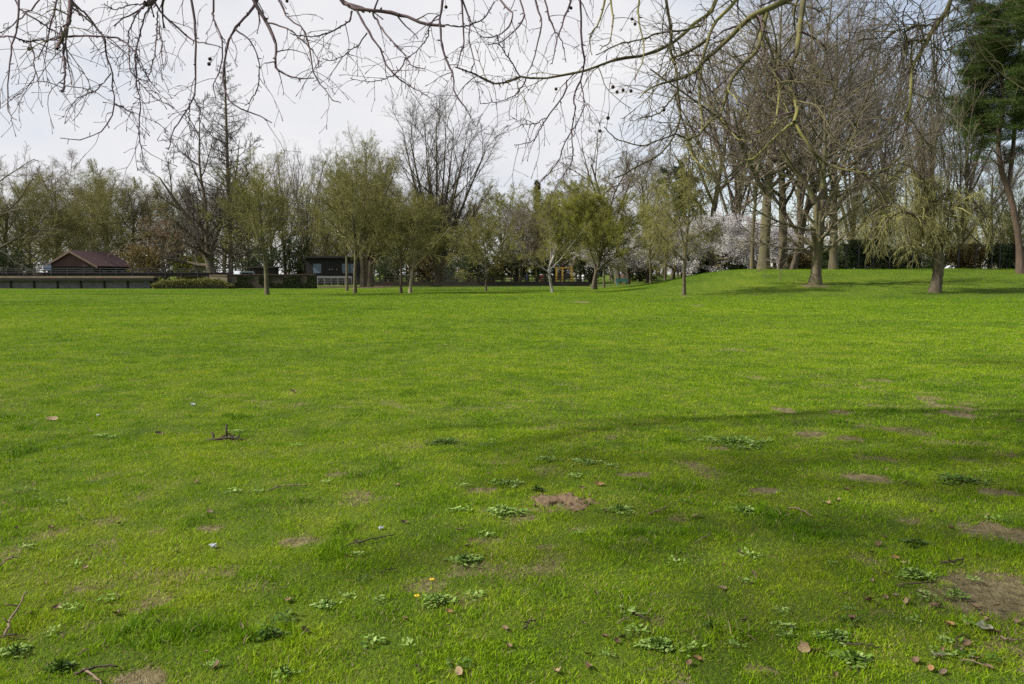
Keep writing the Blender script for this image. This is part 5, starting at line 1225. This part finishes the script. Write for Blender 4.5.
for q in range(4):
    mb = MB(); r_ = np.random.default_rng(900 + q)
    for j in range(26):
        a = r_.uniform(0, 2 * PI); d = .05 * r_.random() ** .6; L = r_.uniform(.006, .014); tl = r_.uniform(-.1, 1.0); az = a + r_.normal(0, .7)
        u = np.array([math.cos(az) * math.cos(tl), math.sin(az) * math.cos(tl), math.sin(tl)]); v = np.array([-math.sin(az), math.cos(az), 0]); c = np.array([d * math.cos(a), d * math.sin(a), r_.uniform(.006, .028)])
        mb.add(np.array([c - u * L, c - u * L * .2 + v * L * .6, c + u * L, c - u * L * .2 - v * L * .6]), [[0, 1, 2, 3]], None, 0, float(r_.random()))
    small.append(mb.mesh('small_weed', M['weed'] if q != 2 else M['weed_dark']))
for q in range(70):
    py = 430 + 240 * random.random() ** .9; px = random.uniform(10, 1015); b = ground_px(px, py)
    o = link('weed_plant', small[q % 4], None, b); o.rotation_euler = (0, 0, random.uniform(0, 6)); k = random.uniform(.7, 1.5) * (1 + .08 * max(0, b[1] - 5)); o.scale = (k, k, 1)
    tag(o, 'small low weed seedling scattered in the turf', 'weed', 'small weeds scattered in the near lawn')
for q, (px, py, lab) in enumerate(((432, 590, 'yellow flower above the pale weed patch'), (417, 607, 'yellow flower left of the pale weed patch'), (988, 428, 'tiny yellow flower far out on the right lawn'))):
    b = ground_px(px, py); t = thing('yellow_flower', lab, 'flower', b)
    mb = MB()
    for j in range(12):
        a = j * PI / 6; mb.box((.007 * math.cos(a), .007 * math.sin(a), .055), (.011, .004, .002), a)
    part('petals', mb, M['petal'], t); part('stem', MB().tubes(np.array([(0, 0, -.01), (.003, 0, .025), (0, 0, .054)]), np.full(3, .0015), 5), M['weed_dark'], t)

# molehill with its hole
b = ground_px(563, 503); t = thing('molehill', 'low molehill of loose brown earth with a dark hole in the middle lawn', 'molehill', b)
n = 46; u = np.linspace(-.30, .30, n); MX, MY = np.meshgrid(u, u)
rr = np.sqrt((MX / .27) ** 2 + (MY / .24) ** 2) + .5 * (vn(MX, MY, .07, 71) - .5)
hh = .026 * (1 - sst(.25, 1.0, rr)) + .03 * (vn(MX, MY, .035, 72) - .5) * (1 - sst(.6, 1.0, rr)) + .014 * (vn(MX, MY, .016, 73) - .5) * (1 - sst(.6, 1, rr)) - .006
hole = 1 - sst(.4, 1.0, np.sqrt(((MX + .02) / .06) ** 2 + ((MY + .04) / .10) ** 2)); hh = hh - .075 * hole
gz = G(b[0] + MX, b[1] + MY) - b[2]; V = np.stack([MX, MY, hh + gz + np.where(rr > 1.02, -.03, 0)], -1).reshape(-1, 3); i = (np.arange(n - 1)[:, None] * n + np.arange(n - 1)).ravel()
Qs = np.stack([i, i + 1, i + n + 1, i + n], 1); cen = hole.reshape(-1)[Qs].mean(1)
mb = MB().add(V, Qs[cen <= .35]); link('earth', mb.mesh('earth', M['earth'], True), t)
mb = MB().add(V, Qs[cen > .35]); link('hole', mb.mesh('hole', M['hole_shade'], True), t)  # hole faces coloured near black to put in the cavity's shade
cm = [MB().ball((0, 0, 0), (.013, .011, .009), 8, 6, 0, .5).mesh('clod', M['earth'], True), MB().ball((0, 0, 0), (.008, .010, .007), 8, 6, 0, .5).mesh('clod', M['earth'], True)]
for q in range(24): a = rng.uniform(0, 6.28); d = .30 * rng.random() ** .6; x, y = d * math.cos(a), d * .8 * math.sin(a); o = link('clod', cm[q % 2], t, (x, y, float(G(b[0] + x, b[1] + y)) - b[2] + .022 * (1 - d / .3) + .003)); o.rotation_euler = (q, q * 2.1, q * .7)
# broken stems
b = ground_px(224, 440); t = thing('broken_stems', 'cluster of short dark broken stems in a bare spot on the left lawn', 'stump', b)
for q, (px, h, lx) in enumerate(((214, .07, -.03), (219, .04, .05), (226, .15, .0), (229, .05, .05), (233, .06, -.05), (236, .04, .03))):
    x = (px - 224) / F * b[1]; part('stem', MB().tubes(np.array([(x, .02 * (q % 3), -.03), (x + lx * .4, .02, h * .5), (x + lx, .03, h)]), np.array([.013, .011, .009]), 7, 0, .5, True), M['stick_dark'], t, True)
part('root', MB().tubes(spline([(-.16, -.05, .0), (-.05, -.06, .02), (.08, -.05, .03), (.2, -.03, .0)], 10), np.full(10, .012), 7, 0, .5, True), M['stick_dark'], t, True)
for q, (px, py, s, lab) in enumerate(((213, 549, .022, 'crumpled white paper scrap on the left lawn'), (381, 531, .016, 'small whitish scrap on the lawn left of the middle'), (98, 407 + 10, .02, 'white speck of litter far out on the left lawn'), (193, 406, .03, 'small white scrap far out on the left lawn'))):
    b = ground_px(px, py); m_ = MB().ball((0, 0, 0), (s, s * .7, s * .4), 11, 8, 0, .9); single('paper_scrap', m_, M['paper'], lab, 'litter', b + [0, 0, s * .35 + .012], q)

# ------------------------------------------------------------------ sky, sun, camera
w = bpy.data.worlds.new('World'); SC.world = w; w.use_nodes = True
nt = w.node_tree; bg = nt.nodes['Background']
sky = nt.nodes.new('ShaderNodeTexSky'); sky.sky_type = 'NISHITA'; sky.sun_disc = False
sky.sun_elevation = SUN_EL; sky.sun_rotation = math.atan2(SUN_DIR[0], SUN_DIR[1])
tc = nt.nodes.new('ShaderNodeTexCoord')
mp = nt.nodes.new('ShaderNodeMapping'); mp.inputs['Scale'].default_value = (1, 1, 2.6); nt.links.new(tc.outputs['Generated'], mp.inputs['Vector'])
n1 = N(nt, 'ShaderNodeTexNoise', Scale=2.6, Detail=7, Roughness=.55); nt.links.new(mp.outputs['Vector'], n1.inputs['Vector'])
sep = nt.nodes.new('ShaderNodeSeparateXYZ'); nt.links.new(tc.outputs['Generated'], sep.inputs[0])
# thin veil of cloud, thinner towards the right (east) where blue shows
mr = N(nt, 'ShaderNodeMapRange'); mr.inputs['From Min'].default_value = .05; mr.inputs['From Max'].default_value = .50; mr.inputs['To Min'].default_value = .12; mr.inputs['To Max'].default_value = -.52
nt.links.new(sep.outputs['X'], mr.inputs['Value'])
ad = N(nt, 'ShaderNodeMath', _operation='ADD'); nt.links.new(n1.outputs['Fac'], ad.inputs[0]); nt.links.new(mr.outputs['Result'], ad.inputs[1])
fac = ramp(nt, ad.outputs[0], [(.18, (.42, .42, .42)), (.56, (.97, .97, .97))])
cl = ramp(nt, n1.outputs['Fac'], [(.32, (.85, .86, .92)), (.62, (1.0, .99, 1.0))])
sc_ = nt.nodes.new('ShaderNodeVectorMath'); sc_.operation = 'SCALE'; sc_.inputs['Scale'].default_value = 5.7; nt.links.new(cl, sc_.inputs[0])
mx = mixc(nt, fac, sky.outputs['Color'], sc_.outputs['Vector'])
nt.links.new(mx, bg.inputs['Color']); bg.inputs['Strength'].default_value = .11
from mathutils import Vector
sl = bpy.data.lights.new('sun', 'SUN'); sl.energy = 5.0; sl.angle = math.radians(1.8); sl.color = (1, .95, .86)
so_ = bpy.data.objects.new('sun', sl); COL.objects.link(so_)
h = SUN_DIR / np.linalg.norm(SUN_DIR)
sd = Vector((h[0] * math.cos(SUN_EL), h[1] * math.cos(SUN_EL), math.sin(SUN_EL)))
so_.rotation_euler = sd.to_track_quat('Z', 'Y').to_euler(); so_.location = (0, 0, 60)
cd = bpy.data.cameras.new('camera'); co = bpy.data.objects.new('camera', cd); COL.objects.link(co)
co.location = CAM; co.rotation_euler = (PI / 2 - PITCH, 0, 0)
cd.sensor_width = 36; cd.lens = 36 * F / 1024; cd.clip_end = 4000; cd.clip_start = .05
SC.camera = co
SC.view_settings.view_transform = 'Standard'; SC.view_settings.look = 'None'; SC.view_settings.gamma = 1; SC.view_settings.use_curve_mapping = False
SC.view_settings.exposure = 0.55
SC.cycles.use_denoising = False
SC.cycles.max_bounces = 5; SC.cycles.diffuse_bounces = 2; SC.cycles.glossy_bounces = 2; SC.cycles.transmission_bounces = 3; SC.cycles.transparent_max_bounces = 4
SC.cycles.use_adaptive_sampling = False
SC.cycles.sample_clamp_direct = 5.0; SC.cycles.sample_clamp_indirect = 2.0
